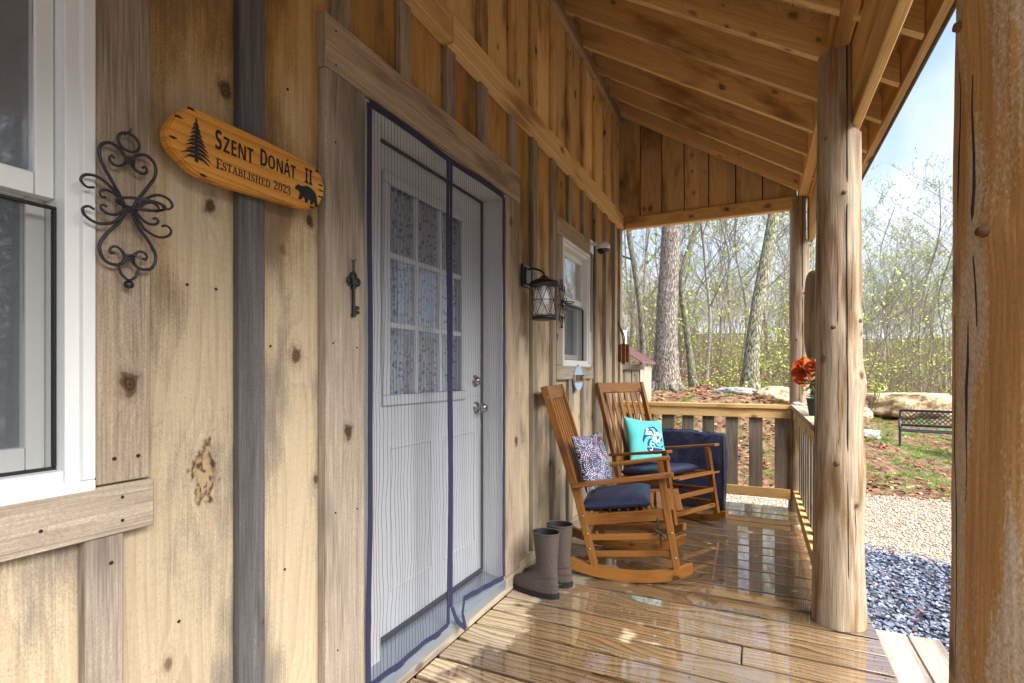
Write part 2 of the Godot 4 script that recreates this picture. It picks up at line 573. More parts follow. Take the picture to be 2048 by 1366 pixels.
func bark_mat(called: String, dark: Color, light: Color, sd: int) -> StandardMaterial3D:
	var w = 256
	var h = 512
	var a = streaks(w, h, 60, 0.09, sd, 4)
	var b = streaks(w, h, 160, 0.06, sd + 50, 3)
	var da = a.get_data()
	var db = b.get_data()
	var out = PackedByteArray()
	out.resize(w * h * 3)
	var rel = PackedByteArray()
	rel.resize(w * h)
	for i in w * h:
		var k = clampf(1.0 - absf(da[i] / 255.0 - 0.5) * 3.4, 0.0, 1.0)
		k = clampf(1.0 - k * k + (db[i] / 255.0 - 0.5) * 0.6, 0.0, 1.0)
		var c = dark.lerp(light, k)
		out[i * 3] = int(c.r * 255.0); out[i * 3 + 1] = int(c.g * 255.0); out[i * 3 + 2] = int(c.b * 255.0)
		rel[i] = int(k * 255.0)
	var m = StandardMaterial3D.new()
	m.resource_name = called
	m.albedo_texture = tex(Image.create_from_data(w, h, false, Image.FORMAT_RGB8, out))
	m.vertex_color_use_as_albedo = true
	m.roughness = 0.95
	m.metallic_specular = 0.25
	m.uv1_scale = Vector3(1.0, 0.8, 1)
	m.heightmap_enabled = true
	m.heightmap_texture = tex(Image.create_from_data(w, h, false, Image.FORMAT_L8, rel))
	m.heightmap_scale = 2.0
	return m

const PITCH = 0.163
func make_deck_material() -> void:
	var mw = PITCH * 28.0
	var t = wood(1600, 800, mw, 1.95, {"seed": 83, "warp_fy": 1.0, "light": Color(0.80, 0.74, 0.63), "dark": Color(0.46, 0.36, 0.25), "stain": Color(0.60, 0.57, 0.53), "ring": 36.0, "warp": 2.6, "ring_amp": 0.8, "fiber": 0.5, "speckle": 0.2,
		"st_fx": 1.1, "st_fy": 1.4, "st_lo": 0.0, "st_hi": 0.5, "st_amt": 0.55, "board": PITCH, "board0": DECK0 - 1.0, "tone_var": 0.16, "n_knots": 26})
	# water on the boards: where it lies the wood is darker and mirrors
	var w = 1024
	var h = 512
	var n1 = noise(301, 1.0, 4)
	var n2 = noise(302, 1.0, 2)
	var detail = PackedByteArray()
	detail.resize(w * h * 4)
	var rough = PackedByteArray()
	rough.resize(w * h)
	var film = PackedByteArray()
	film.resize(w * h)
	var o = 0
	for yy in h:
		var x = yy * 1.95 / h
		for xx in w:
			var s = xx * mw / w + 1.0
			var edge = (s - DECK0) / PITCH
			edge = absf(edge - floorf(edge) - 0.5) * 2.0
			var a = n1.get_noise_2d(s * 1.5, x * 2.1) + 0.22 * n2.get_noise_2d(s * 14.0, x * 6.0)
			# rain blows in from the open side; boards dry first along the wall and in front of the door
			var dry = clampf((0.34 - x) * 1.8, -0.35, 0.6)
			var wet = clampf((a + 0.36 - dry - edge * edge * 0.10) * 5.0, 0.0, 1.0)
			detail[o * 4] = 150; detail[o * 4 + 1] = 130; detail[o * 4 + 2] = 106
			detail[o * 4 + 3] = int(wet * 215.0)
			film[o] = int(wet * 255.0)
			rough[o] = int(clampf(0.50 - wet * 0.45 + n2.get_noise_2d(s * 30.0, x * 9.0) * 0.03, 0.035, 1.0) * 255.0)
			o += 1
	var m = wood_mat("wet deck boards", t, mw, 1.95, 1.0, 0.025)
	m.uv1_offset = Vector3(-1.0 / mw, 0, 0)
	m.remove_meta("tile")
	m.metallic_specular = 0.7
	m.roughness_texture = tex(Image.create_from_data(w, h, false, Image.FORMAT_L8, rough))
	m.clearcoat_enabled = true
	m.clearcoat = 0.9
	m.clearcoat_roughness = 0.03
	m.clearcoat_texture = tex(Image.create_from_data(w, h, false, Image.FORMAT_L8, film))
	m.detail_enabled = true
	m.detail_blend_mode = BaseMaterial3D.BLEND_MODE_MUL
	m.detail_albedo = tex(Image.create_from_data(w, h, false, Image.FORMAT_RGBA8, detail))
	M.deck = m

# ---------------------------------------------------------------- light and camera
func make_light() -> void:
	var cam = Camera3D.new()
	cam.name = "camera"
	cam.position = CAM
	cam.rotation.y = YAW
	cam.projection = Camera3D.PROJECTION_FRUSTUM
	cam.near = 0.05
	cam.far = 900.0
	cam.size = cam.near * 1366.0 / F
	cam.frustum_offset = Vector2(0, cam.near * 65.0 / F)
	add_child(cam)
	cam.current = true
	var sun = DirectionalLight3D.new()
	sun.name = "sun"
	sun.light_energy = SUN
	sun.light_angular_distance = 65.0
	sun.light_color = Color(1.0, 0.985, 0.965)
	sun.shadow_enabled = true
	add_child(sun)
	sun.look_at_from_position(Vector3(8.0, 9.5, 2.0), Vector3.ZERO)
	# thin bright cloud over blue, the same all round
	var w = 1024
	var h = 512
	var data = PackedFloat32Array()
	data.resize(w * h * 3)
	var nz = noise(401, 1.0, 5)
	var o = 0
	for y in h:
		var el = PI * (0.5 - (y + 0.5) / h)
		for x in w:
			var c: Vector3
			if el > -0.02:
				var az = TAU * (x + 0.5) / w
				var d = Vector3(cos(az) * cos(el), sin(el), sin(az) * cos(el))
				var k = pow(clampf(1.0 - d.y, 0.0, 1.0), 1.8)
				c = Vector3(0.07, 0.23, 0.62).lerp(Vector3(0.76, 0.83, 0.90), k)
				var pl = d / (d.y + 0.22)
				var cl = clampf(nz.get_noise_3d(pl.x * 1.3, pl.y * 0.5, pl.z * 2.6) * 1.5 + 0.32, 0.0, 1.0)
				c = c.lerp(Vector3(0.86, 0.88, 0.92), cl * 0.48)
			else:
				c = Vector3(0.32, 0.30, 0.26)
			data[o] = c.x; data[o + 1] = c.y; data[o + 2] = c.z
			o += 3
	var pano = PanoramaSkyMaterial.new()
	pano.panorama = tex(Image.create_from_data(w, h, false, Image.FORMAT_RGBF, data.to_byte_array()))
	var sky = Sky.new()
	sky.sky_material = pano
	var e = Environment.new()
	e.background_mode = Environment.BG_SKY
	e.sky = sky
	e.background_energy_multiplier = SKY
	e.tonemap_mode = Environment.TONE_MAPPER_LINEAR
	e.tonemap_exposure = EXPOSURE
	e.sdfgi_enabled = true
	e.ssao_enabled = true
	e.ssil_enabled = true
	var we = WorldEnvironment.new()
	we.name = "world"
	we.environment = e
	add_child(we)

const SUN = 0.5
const SKY = 0.175
const EXPOSURE = 10.0
const DECK0 = 1.358          # -z of a deck joint

# ---------------------------------------------------------------- cabin wall, door, windows
const BATTENS = [0.72, 0.385, 0.05, -0.285, -0.61, -0.963, -1.30, -1.64, -1.968, -2.28, -2.635, -2.94, -3.28, -3.615, -3.95, -4.28, -4.61, -4.94]
const END = -5.21

func make_cabin() -> Node3D:
	var c = thing("cabin", Vector3.ZERO, "weathered board-and-batten cabin with white door and white windows", "cabin")
	# openings in (z, y)
	var door_hole = Rect2(-2.51, 0.0, 1.11, 2.175)
	var win_hole = Rect2(-0.585, 0.965, 1.2, 1.25)
	var small_hole = Rect2(-4.07, 1.262, 0.64, 0.90)
	var holes = [door_hole, win_hole, small_hole]
	var cut = [Rect2(-2.69, 0.0, 1.475, 2.35), Rect2(-0.70, 0.86, 1.6, 1.5), Rect2(-4.17, 1.16, 0.86, 1.14)]
	# boards, lower and upper tier, meeting behind the ledger
	var edges = BATTENS + [END]
	rng.seed = 5
	for i in edges.size() - 1:
		var z1: float = edges[i] - 0.002
		var z0: float = edges[i + 1] + 0.002
		var tint = tone(1.03, 0.08)
		for r in carve(Rect2(z0, -0.02, z1 - z0, 2.74), holes):
			board(c, "wall_board", Vector3(-0.025, r.position.y, r.position.x), Vector3(0.0, r.end.y, r.end.x), M.wall, 1, tint, 0.002, true)
		var o = board(c, "wall_board", Vector3(-0.025, 2.724, z0), Vector3(0.0, 4.1, z1), M.gold, 1, tone(1.0, 0.06), 0.002, true)
	# battens
	for i in BATTENS.size():
		var z: float = BATTENS[i]
		var hw = 0.041 if i == 5 else rng.randf_range(0.032, 0.038)
		var t = rng.randf_range(0.024, 0.030)
		var tint = tone(0.82, 0.16)
		if i == 5:
			tint = Color(0.29, 0.335, 0.42)   # one plank is blue-stained, with pale flecks in its grain
		for r in carve(Rect2(z - hw, 0.115, hw * 2.0, 2.54), cut):
			if r.size.x > 0.02:
				board(c, "batten", Vector3(0.001, r.position.y, r.position.x), Vector3(t, r.end.y, r.end.x), M.trim, 1, tint, 0.003)
		board(c, "batten", Vector3(0.001, 2.79, z - hw), Vector3(t, 3.95, z + hw), M.roof if i > 6 else M.trim, 1, tone(1.0, 0.1) if i > 6 else tone(0.75, 0.1), 0.003)
	board(c, "corner_board", Vector3(0.001, 0.0, END - 0.005), Vector3(0.028, 2.655, END + 0.085), M.trim, 1, Color(1.05, 1.0, 0.95))
	board(c, "corner_board", Vector3(-0.16, 0.0, END - 0.034), Vector3(0.0, 2.655, END - 0.006), M.trim, 1, Color(0.9, 0.85, 0.8))
	# ledger band and the trim under the rafters
	board(c, "ledger", Vector3(0.001, 2.658, -1.93), Vector3(0.062, 2.788, 1.0), M.roof, 2, Color(1.0, 0.95, 0.85), 0.006)
	board(c, "ledger", Vector3(0.001, 2.655, END), Vector3(0.060, 2.786, -1.933), M.roof, 2, Color(1.05, 1.02, 0.96), 0.006)
	board(c, "rafter_trim", Vector3(0.001, 3.70, END), Vector3(0.045, 3.80, 1.0), M.trim, 2, Color(0.95, 0.85, 0.68), 0.004)
	# baseboard and door sill board
	board(c, "baseboard", Vector3(0.001, 0.002, END + 0.09), Vector3(0.034, 0.113, -2.694), M.trim, 2, Color(1.0, 0.97, 0.92))
	board(c, "baseboard", Vector3(0.001, 0.002, -1.21), Vector3(0.034, 0.113, 1.0), M.trim, 2, Color(1.0, 0.97, 0.92))
	board(c, "sill_board", Vector3(0.001, 0.002, -2.10), Vector3(0.040, 0.092, -1.40), M.trim, 2, Color(1.08, 1.06, 1.02))
	board(c, "sill_board", Vector3(0.001, 0.002, -2.69), Vector3(0.039, 0.090, -2.103), M.trim, 2, Color(1.12, 1.05, 0.95))
	# door casing
	board(c, "door_casing", Vector3(0.001, 0.0, -1.40), Vector3(0.034, 2.176, -1.217), M.trim, 1, Color(0.92, 0.92, 0.92))
	board(c, "door_casing", Vector3(0.001, 0.093, -2.69), Vector3(0.034, 2.176, -2.512), M.trim, 1, Color(0.95, 0.9, 0.84))
	board(c, "door_casing", Vector3(0.001, 2.178, -2.695), Vector3(0.036, 2.348, -1.213), M.trim, 2, Color(0.95, 0.9, 0.82))
	# large window casing
	board(c, "window_casing", Vector3(0.001, 0.967, -0.70), Vector3(0.030, 2.4, -0.592), M.trim, 1, Color(0.86, 0.82, 0.77))
	board(c, "window_casing", Vector3(0.001, 0.858, -0.705), Vector3(0.034, 0.964, 1.0), M.trim, 2, Color(1.08, 1.04, 0.99))
	board(c, "window_casing", Vector3(0.001, 2.215, -0.59), Vector3(0.034, 2.36, 1.0), M.trim, 2, Color(0.9, 0.86, 0.8))
	# small window casing
	board(c, "window_casing", Vector3(0.001, 1.263, -3.43), Vector3(0.030, 2.162, -3.315), M.trim, 1, Color(1.05, 1.0, 0.95))
	board(c, "window_casing", Vector3(0.001, 1.263, -4.165), Vector3(0.030, 2.162, -4.07), M.trim, 1, Color(1.1, 1.06, 1.0))
	board(c, "window_casing", Vector3(0.001, 2.164, -4.17), Vector3(0.033, 2.295, -3.31), M.trim, 2, Color(1.1, 1.0, 0.84))
	board(c, "window_casing", Vector3(0.001, 1.160, -4.17), Vector3(0.033, 1.260, -3.31), M.trim, 2, Color(1.1, 1.06, 1.0))
	nails(c, [[0.034, 1.02, -0.625], [0.034, 1.02, -0.672], [0.034, 0.885, -0.64], [0.034, 0.935, -0.64], [0.034, 0.90, -0.50], [0.033, 0.80, -0.62], [0.036, 2.20, -1.26], [0.036, 2.31, -1.26], [0.036, 2.24, -2.62], [0.036, 2.31, -2.62], [0.034, 1.95, -1.26], [0.034, 1.30, -1.25], [0.034, 1.29, -1.36], [0.034, 0.75, -1.26], [0.034, 0.74, -1.36], [0.034, 0.30, -1.27], [0.034, 1.8, -2.60], [0.034, 1.1, -2.56], [0.034, 1.09, -2.65], [0.034, 0.45, -2.60], [0.033, 1.21, -3.36], [0.033, 1.19, -4.12], [0.033, 2.25, -3.4], [0.033, 2.20, -4.1], [0.030, 1.5, -4.12], [0.030, 1.6, -3.37], [0.002, 1.42, -0.80], [0.002, 1.42, -0.875], [0.002, 0.62, -1.09], [0.002, 1.28, -1.04], [0.002, 2.05, -1.1], [0.002, 0.60, -0.78], [0.002, 1.5, -2.78], [0.002, 0.8, -2.80], [0.002, 1.0, -3.12]])
	make_window(c, -0.585, 0.60, 0.965, 2.215, 1.575)
	make_window(c, -4.07, -3.43, 1.262, 2.162, 1.757)
	make_door(c)
	# the dark rooms behind the glass
	var room = MB.new()
	for b in [[Vector3(-5.5, -0.05, END), Vector3(-0.14, 0.0, 2.0)], [Vector3(-5.5, 2.9, END), Vector3(-0.14, 2.95, 2.0)], [Vector3(-5.55, -0.05, END), Vector3(-5.5, 2.95, 2.0)], [Vector3(-5.5, 0, 1.95), Vector3(-0.14, 2.9, 2.0)], [Vector3(-5.5, 0, END + 0.01), Vector3(-0.03, 4.1, END + 0.06)], [Vector3(-5.5, 0, -1.36), Vector3(-0.14, 2.9, -1.30)], [Vector3(-5.5, 0, -2.62), Vector3(-0.14, 2.9, -2.56)]]:
		var lo: Vector3 = b[0]
		var hi: Vector3 = b[1]
		room.box(Transform3D(Basis(), (lo + hi) * 0.5), hi - lo, 0.001, 1, Vector2.ZERO, Color.WHITE)
	part(c, "inner_walls", room, M.dark_room)
	# inner lining of the wall round the openings
	var lining = MB.new()
	for r in carve(Rect2(END, -0.05, 7.2, 4.1), holes):
		lining.box(Transform3D(Basis(), Vector3(-0.085, r.get_center().y, r.get_center().x)), Vector3(0.11, r.size.y, r.size.x), 0.001, 1, Vector2.ZERO, Color.WHITE)
	part(c, "inner_lining", lining, M.dark_room)
	return c

func nails(c: Node3D, spots: Array) -> void:
	var m = MB.new()
	m.lathe(Vector3.ZERO, [Vector2(0.0, 0.0012), Vector2(0.0032, 0.001), Vector2(0.0042, -0.001)], 8)
	var mesh = m.mesh()
	var rust = plain("rusted nail", Color(0.13, 0.10, 0.085), 0.7, 0.3)
	for s in spots:
		var o = part(c, "nail_head", mesh, rust)
		o.position = Vector3(s[0], s[1], s[2])
		o.rotation.z = -PI / 2

func make_window(c: Node3D, z0: float, z1: float, y0: float, y1: float, mid: float) -> void:
	var w = Node3D.new()
	w.name = "window"
	c.add_child(w, true)
	var f = MB.new()
	var fw = 0.042
	var T = func(lo: Vector3, hi: Vector3, mb: MB, ch = 0.003): mb.box(Transform3D(Basis(), (lo + hi) * 0.5), hi - lo, ch, 1, Vector2.ZERO, Color.WHITE)
	T.call(Vector3(-0.09, y0, z0), Vector3(0.022, y1, z0 + fw), f)
	T.call(Vector3(-0.09, y0, z1 - fw), Vector3(0.022, y1, z1), f)
	T.call(Vector3(-0.09, y0, z0 + fw), Vector3(0.022, y0 + fw, z1 - fw), f)
	T.call(Vector3(-0.09, y1 - fw, z0 + fw), Vector3(0.022, y1, z1 - fw), f)
	# nailing lip proud of the frame
	T.call(Vector3(0.0, y0 - 0.006, z0 - 0.006), Vector3(0.036, y0 + 0.018, z1 + 0.006), f)
	T.call(Vector3(0.0, y0 + 0.018, z0 - 0.006), Vector3(0.036, y1 + 0.006, z0 + 0.018), f)
	T.call(Vector3(0.0, y0 + 0.018, z1 - 0.018), Vector3(0.036, y1 + 0.006, z1 + 0.006), f)
	T.call(Vector3(0.0, y1 - 0.018, z0 + 0.018), Vector3(0.036, y1 + 0.006, z1 - 0.018), f)
	part(w, "frame", f, M.white)
	# upper sash (outer), lower sash (inner) with a screen in front
	for k in 2:
		var a = mid - 0.022 if k == 0 else y0 + fw
		var b = y1 - fw if k == 0 else mid + 0.022
		var x = -0.016 if k == 0 else -0.052
		var s = MB.new()
		var sw = 0.032
		T.call(Vector3(x - 0.03, a, z0 + fw), Vector3(x, b, z0 + fw + sw), s)
		T.call(Vector3(x - 0.03, a, z1 - fw - sw), Vector3(x, b, z1 - fw), s)
		T.call(Vector3(x - 0.03, a, z0 + fw + sw), Vector3(x, a + 0.045, z1 - fw - sw), s)
		T.call(Vector3(x - 0.03, b - 0.045, z0 + fw + sw), Vector3(x, b, z1 - fw - sw), s)
		var so = part(w, "sash", s, M.white)
		for gx in [0.008, 0.024]:
			var g = MB.new()
			T.call(Vector3(x - gx - 0.004, a + 0.045, z0 + fw + sw), Vector3(x - gx, b - 0.045, z1 - fw - sw), g, 0.0005)
			part(so, "pane", g, M.glass)
	var sc = MB.new()
	for q in [[y0 + fw, y0 + fw + 0.006, z0 + fw, z1 - fw], [mid - 0.044, mid - 0.038, z0 + fw, z1 - fw], [y0 + fw + 0.006, mid - 0.044, z0 + fw, z0 + fw + 0.006], [y0 + fw + 0.006, mid - 0.044, z1 - fw - 0.006, z1 - fw]]:
		T.call(Vector3(-0.020, q[0], q[2]), Vector3(-0.008, q[1], q[3]), sc)
	var sf = part(w, "screen_frame", sc, M.black)
	var sm = MB.new()
	var a0 = sm.vert(Vector3(-0.014, y0 + fw, z0 + fw), Vector3.RIGHT)
	var a1 = sm.vert(Vector3(-0.014, y0 + fw, z1 - fw), Vector3.RIGHT)
	var a2 = sm.vert(Vector3(-0.014, mid - 0.04, z1 - fw), Vector3.RIGHT)
	var a3 = sm.vert(Vector3(-0.014, mid - 0.04, z0 + fw), Vector3.RIGHT)
	sm.quad(a0, a1, a2, a3)
	part(sf, "mesh_screen", sm, M.screen)

func slab(mb: MB, lo: Vector3, hi: Vector3, ch = 0.003, tint = Color.WHITE, g = 1) -> void:
	mb.box(Transform3D(Basis(), (lo + hi) * 0.5), hi - lo, ch, g, roff(), tint)

func make_door(c: Node3D) -> void:
	var d = Node3D.new()
	d.name = "door"
	c.add_child(d, true)
	var X = -0.10
	var zl = -1.562
	var zr = -2.476
	var yb = 0.13
	var yt = 2.14
	# slab in pieces round the glazed opening
	var gz0 = -2.289
	var gz1 = -1.654
	var gy0 = 1.08
	var gy1 = 2.012
	var s = MB.new()
	slab(s, Vector3(X - 0.044, yb, zr), Vector3(X, gy0, zl), 0.002)
	slab(s, Vector3(X - 0.044, gy1, zr), Vector3(X, yt, zl), 0.002)
	slab(s, Vector3(X - 0.044, gy0, zr), Vector3(X, gy1, gz0), 0.002)
	slab(s, Vector3(X - 0.044, gy0, gz1), Vector3(X, gy1, zl), 0.002)
	part(d, "slab", s, M.door)
	# raised frame round the glass and the muntins
	var f = MB.new()
	var fw = 0.034
	slab(f, Vector3(X - 0.002, gy0 - 0.01, gz0 - 0.01), Vector3(X + 0.016, gy0 + fw, gz1 + 0.01), 0.006)
	slab(f, Vector3(X - 0.002, gy1 - fw, gz0 - 0.01), Vector3(X + 0.016, gy1 + 0.01, gz1 + 0.01), 0.006)
	slab(f, Vector3(X - 0.002, gy0 + fw, gz0 - 0.01), Vector3(X + 0.015, gy1 - fw, gz0 + fw), 0.006)
	slab(f, Vector3(X - 0.002, gy0 + fw, gz1 - fw), Vector3(X + 0.015, gy1 - fw, gz1 + 0.01), 0.006)
	var lite = part(d, "glazing_frame", f, M.door)
	for k in 2:
		var z = lerpf(gz0 + fw, gz1 - fw, (k + 1) / 3.0)
		var m = MB.new()
		slab(m, Vector3(X - 0.012, gy0 + fw, z - 0.013), Vector3(X + 0.010, gy1 - fw, z + 0.013), 0.006)
		part(lite, "muntin", m, M.door)
		var y = lerpf(gy0 + fw, gy1 - fw, (k + 1) / 3.0)
		m = MB.new()
		slab(m, Vector3(X - 0.011, y - 0.013, gz0 + fw), Vector3(X + 0.009, y + 0.013, gz1 - fw), 0.006)
		part(lite, "muntin", m, M.door)
	for i in 3:
		for j in 3:
			var za = lerpf(gz0 + fw, gz1 - fw, i / 3.0) + 0.012
			var zb = lerpf(gz0 + fw, gz1 - fw, (i + 1) / 3.0) - 0.012
			var ya = lerpf(gy0 + fw, gy1 - fw, j / 3.0) + 0.012
			var yb2 = lerpf(gy0 + fw, gy1 - fw, (j + 1) / 3.0) - 0.012
			var g = MB.new()
			slab(g, Vector3(X - 0.006, ya, za), Vector3(X - 0.002, yb2, zb), 0.0004)
			part(lite, "pane", g, M.glass)
	# two raised lower panels
	for k in 2:
		var za = -2.40 + 0.40 * k
		var p = MB.new()
		var zc = za + 0.14
		for q in [[0.30, 0.312, za, za + 0.30], [0.888, 0.90, za, za + 0.30], [0.312, 0.888, za, za + 0.012], [0.312, 0.888, za + 0.288, za + 0.30]]:
			slab(p, Vector3(X - 0.002, q[0], q[2]), Vector3(X + 0.006, q[1], q[3]), 0.004)
		part(d, "panel_moulding", p, M.door)
	# gathered dotted curtain behind the glass
	var rows = []
	var uvs = []
	for j in 2:
		var row = []
		var ur = []
		for i in 90:
			var t = i / 89.0
			row.append(Vector3(X - 0.055 + 0.007 * sin(t * 95.0) + 0.004 * sin(t * 41.0 + 1.0), lerpf(gy0 - 0.02, gy1 + 0.03, j), lerpf(gz0 - 0.02, gz1 + 0.02, t)))
			ur.append(Vector2(t * 1.3, j))
		rows.append(row)
		uvs.append(ur)
	var cu = MB.new()
	cu.sheet(rows, uvs)
	part(d, "star_print_curtain", cu, star_print())
	# knob and deadbolt
	for q in [[1.019, -2.42, 0.030, 0.055], [1.162, -2.41, 0.028, 0.02]]:
		var k = MB.new()
		var prof = [Vector2(0.0, q[3] + 0.012), Vector2(0.016, q[3] + 0.010), Vector2(q[2] * 0.85, q[3] - 0.004), Vector2(q[2] * 0.8, q[3] - 0.014), Vector2(0.012, q[3] - 0.022), Vector2(0.012, 0.008), Vector2(0.03, 0.007), Vector2(0.034, 0.0)]
		k.lathe(Vector3.ZERO, prof, 20)
		var o = part(d, "door_knob" if q[3] > 0.03 else "deadbolt", k, M.nickel)
		o.position = Vector3(X, q[0], q[1])
		o.rotation.z = -PI / 2
	# white jamb, stops, threshold
	var j = Node3D.new()
	j.name = "door_frame"
	c.add_child(j, true)
	for q in [[Vector3(-0.15, 0.092, -1.445), Vector3(0.026, 2.172, -1.402), "jamb"], [Vector3(-0.15, 0.092, -1.56), Vector3(-0.03, 2.172, -1.447), "jamb"], [Vector3(-0.15, 0.092, -2.508), Vector3(0.030, 2.172, -2.480), "jamb"], [Vector3(-0.15, 2.143, -2.478), Vector3(0.032, 2.174, -1.447), "head_jamb"]]:
		var m = MB.new()
		slab(m, q[0], q[1], 0.004)
		part(j, q[2], m, M.white)
	var ws = MB.new()
	slab(ws, Vector3(X - 0.02, 0.13, -2.4795), Vector3(X + 0.012, 2.142, -2.470), 0.002)
	slab(ws, Vector3(X - 0.02, 2.132, -2.47), Vector3(X + 0.012, 2.1425, -1.565), 0.002)
	slab(ws, Vector3(X - 0.02, 0.118, -2.47), Vector3(X + 0.014, 0.140, -1.565), 0.002)
	part(j, "weather_strip", ws, M.black)
	var th = MB.new()
	th.prism(Transform3D(Basis(Vector3(1, 0, 0), Vector3(0, 1, 0), Vector3(0, 0, 1)), Vector3(0, 0, -2.479)), PackedVector2Array([Vector2(-0.2, 0.05), Vector2(0.05, 0.05), Vector2(0.05, 0.094), Vector2(0.03, 0.1), Vector2(-0.09, 0.118), Vector2(-0.2, 0.118)]), 1.03)
	part(j, "threshold", th, M.sill)

func star_print() -> StandardMaterial3D:
	var im = Image.create(512, 512, false, Image.FORMAT_RGB8)
	im.fill(Color(0.70, 0.75, 0.80))
	var r = RandomNumberGenerator.new()
	r.seed = 77
	for k in 620:
		var cx = r.randi() % 512
		var cy = r.randi() % 512
		var col = [Color(0.22, 0.27, 0.36), Color(0.30, 0.38, 0.48), Color(0.45, 0.34, 0.36)][r.randi() % 3]
		var rad = r.randf_range(5.0, 9.5)
		for y in range(-10, 11):
			for x in range(-10, 11):
				var a = atan2(y, x)
				if Vector2(x, y).length() < rad * (0.62 + 0.38 * cos(a * 5.0 + 0.7)):
					im.set_pixel(posmod(cx + x, 512), posmod(cy + y, 512), col)
	var m = plain("star print cotton", Color(1, 1, 1), 0.9)
	m.albedo_texture = tex(im)
	m.uv1_scale = Vector3(1.0, 1.6, 1)
	return m

# the magnetic net curtain hung over the doorway
func make_net() -> void:
	var o = thing("net_curtain", Vector3(0, 0, 0), "sheer black striped mesh door curtain with navy binding over white door", "curtain")
	var zl = -1.408
	var zr = -2.462
	var zm = -1.925
	var yt = 2.146
	var depth = func(z: float, y: float) -> float:
		var k = clampf((2.1 - y) / 2.0, 0.0, 1.0)
		return 0.042 + (0.010 * sin(z * 23.0 + y * 1.3) + 0.006 * sin(z * 51.0 - y * 2.1)) * k * (1.0 - 0.75 * clampf((0.5 - y) * 2.2, 0.0, 1.0))
	var sides = [[zl, zm + 0.01, 0.108, 0.100], [zm - 0.012, zr, 0.165, 0.115]]
	for q in sides:
		var rows = []
		var uvs = []
		for j in 40:
			var row = []
			var ur = []
			for i in 28:
				var z = lerpf(q[0], q[1], i / 27.0)
				var yb = lerpf(q[2], q[3], i / 27.0)
				var y = lerpf(yt, yb, j / 39.0)
				row.append(Vector3(depth.call(z, y), y, z))
				ur.append(Vector2(i / 27.0, j / 39.0))
			rows.append(row)
			uvs.append(ur)
		var m = MB.new()
		m.sheet(rows, uvs)
		part(o, "net_panel", m, M.net)
		# woven dark stripes
		var st = MB.new()
		var n = int(absf(q[1] - q[0]) / 0.0185)
		for k in n:
			var pts = []
			var z0 = lerpf(q[0], q[1], (k + 0.5) / n)
			var yb = lerpf(q[2], q[3], (k + 0.5) / n)
			var a = -1
			var b = -1
			for j in 46:
				var y = lerpf(yt, yb, j / 45.0)
				var sway = clampf((2.1 - y) * 2.0, 0.0, 1.0)
				var z = z0 + sway * (0.0035 * sin(y * 13.0 + z0 * 9.0) + 0.0022 * sin(y * 29.0 + z0 * 21.0))
				var x = depth.call(z, y) + 0.0012
				var a2 = st.vert(Vector3(x, y, z - 0.0011), Vector3.RIGHT)
				var b2 = st.vert(Vector3(x, y, z + 0.0011), Vector3.RIGHT)
				if a >= 0:
					st.quad(a, b, b2, a2)
				a = a2
				b = b2
		part(o, "woven_stripes", st, M.thread)
	# binding tapes
	var tape = func(pts: Array, w: float, side: Vector3, called: String):
		var m = MB.new()
		var a = []
		for p in pts:
			a.append(p)
		for k in a.size() - 1:
			bar(m, a[k], a[k + 1], w, 0.004, Vector3.RIGHT, 0.0012)
		part(o, called, m, M.ribbon)
	var col = func(z: float, ya: float, yb: float) -> Array:
		var a = []
		for j in 25:
			var y = lerpf(ya, yb, j / 24.0)
			a.append(Vector3(depth.call(z, y) + 0.003, y, z + 0.0015 * sin(y * 9.0 + z)))
		return a
	var rowf = func(za: float, zb: float, ya: float, yb: float, sag: float) -> Array:
		var a = []
		for j in 19:
			var t = j / 18.0
			var z = lerpf(za, zb, t)
			var y = lerpf(ya, yb, t) + sag * sin(t * PI * 3.0)
			a.append(Vector3(depth.call(z, y) + 0.0035, y, z))
		return a
	tape.call(col.call(zl, yt, 0.105), 0.024, Vector3.BACK, "side_binding")
	tape.call(col.call(zr, yt, 0.115), 0.024, Vector3.BACK, "side_binding")
	tape.call(rowf.call(zl, zr, yt, yt, 0.004), 0.028, Vector3.UP, "top_binding")
	tape.call(col.call(zm + 0.012, yt, 0.10), 0.022, Vector3.BACK, "centre_binding")
	tape.call(col.call(zm - 0.014, yt, 0.17), 0.020, Vector3.BACK, "centre_binding")
	tape.call(rowf.call(zl, zm + 0.012, 0.105, 0.100, 0.0), 0.027, Vector3.UP, "hem_binding")
	tape.call(rowf.call(zm - 0.12, zr, 0.165, 0.115, 0.002), 0.025, Vector3.UP, "hem_binding")
	# the lifted corner of the second panel
	tape.call([Vector3(0.05, 0.17, zm - 0.015), Vector3(0.066, 0.105, zm - 0.03), Vector3(0.085, 0.055, zm - 0.075), Vector3(0.07, 0.12, zm - 0.07), Vector3(0.05, 0.163, zm - 0.12)], 0.020, Vector3.UP, "lifted_corner")

# ---------------------------------------------------------------- porch roof
func rafter_y(x: float) -> float:
	return 3.78 - 0.632 * x

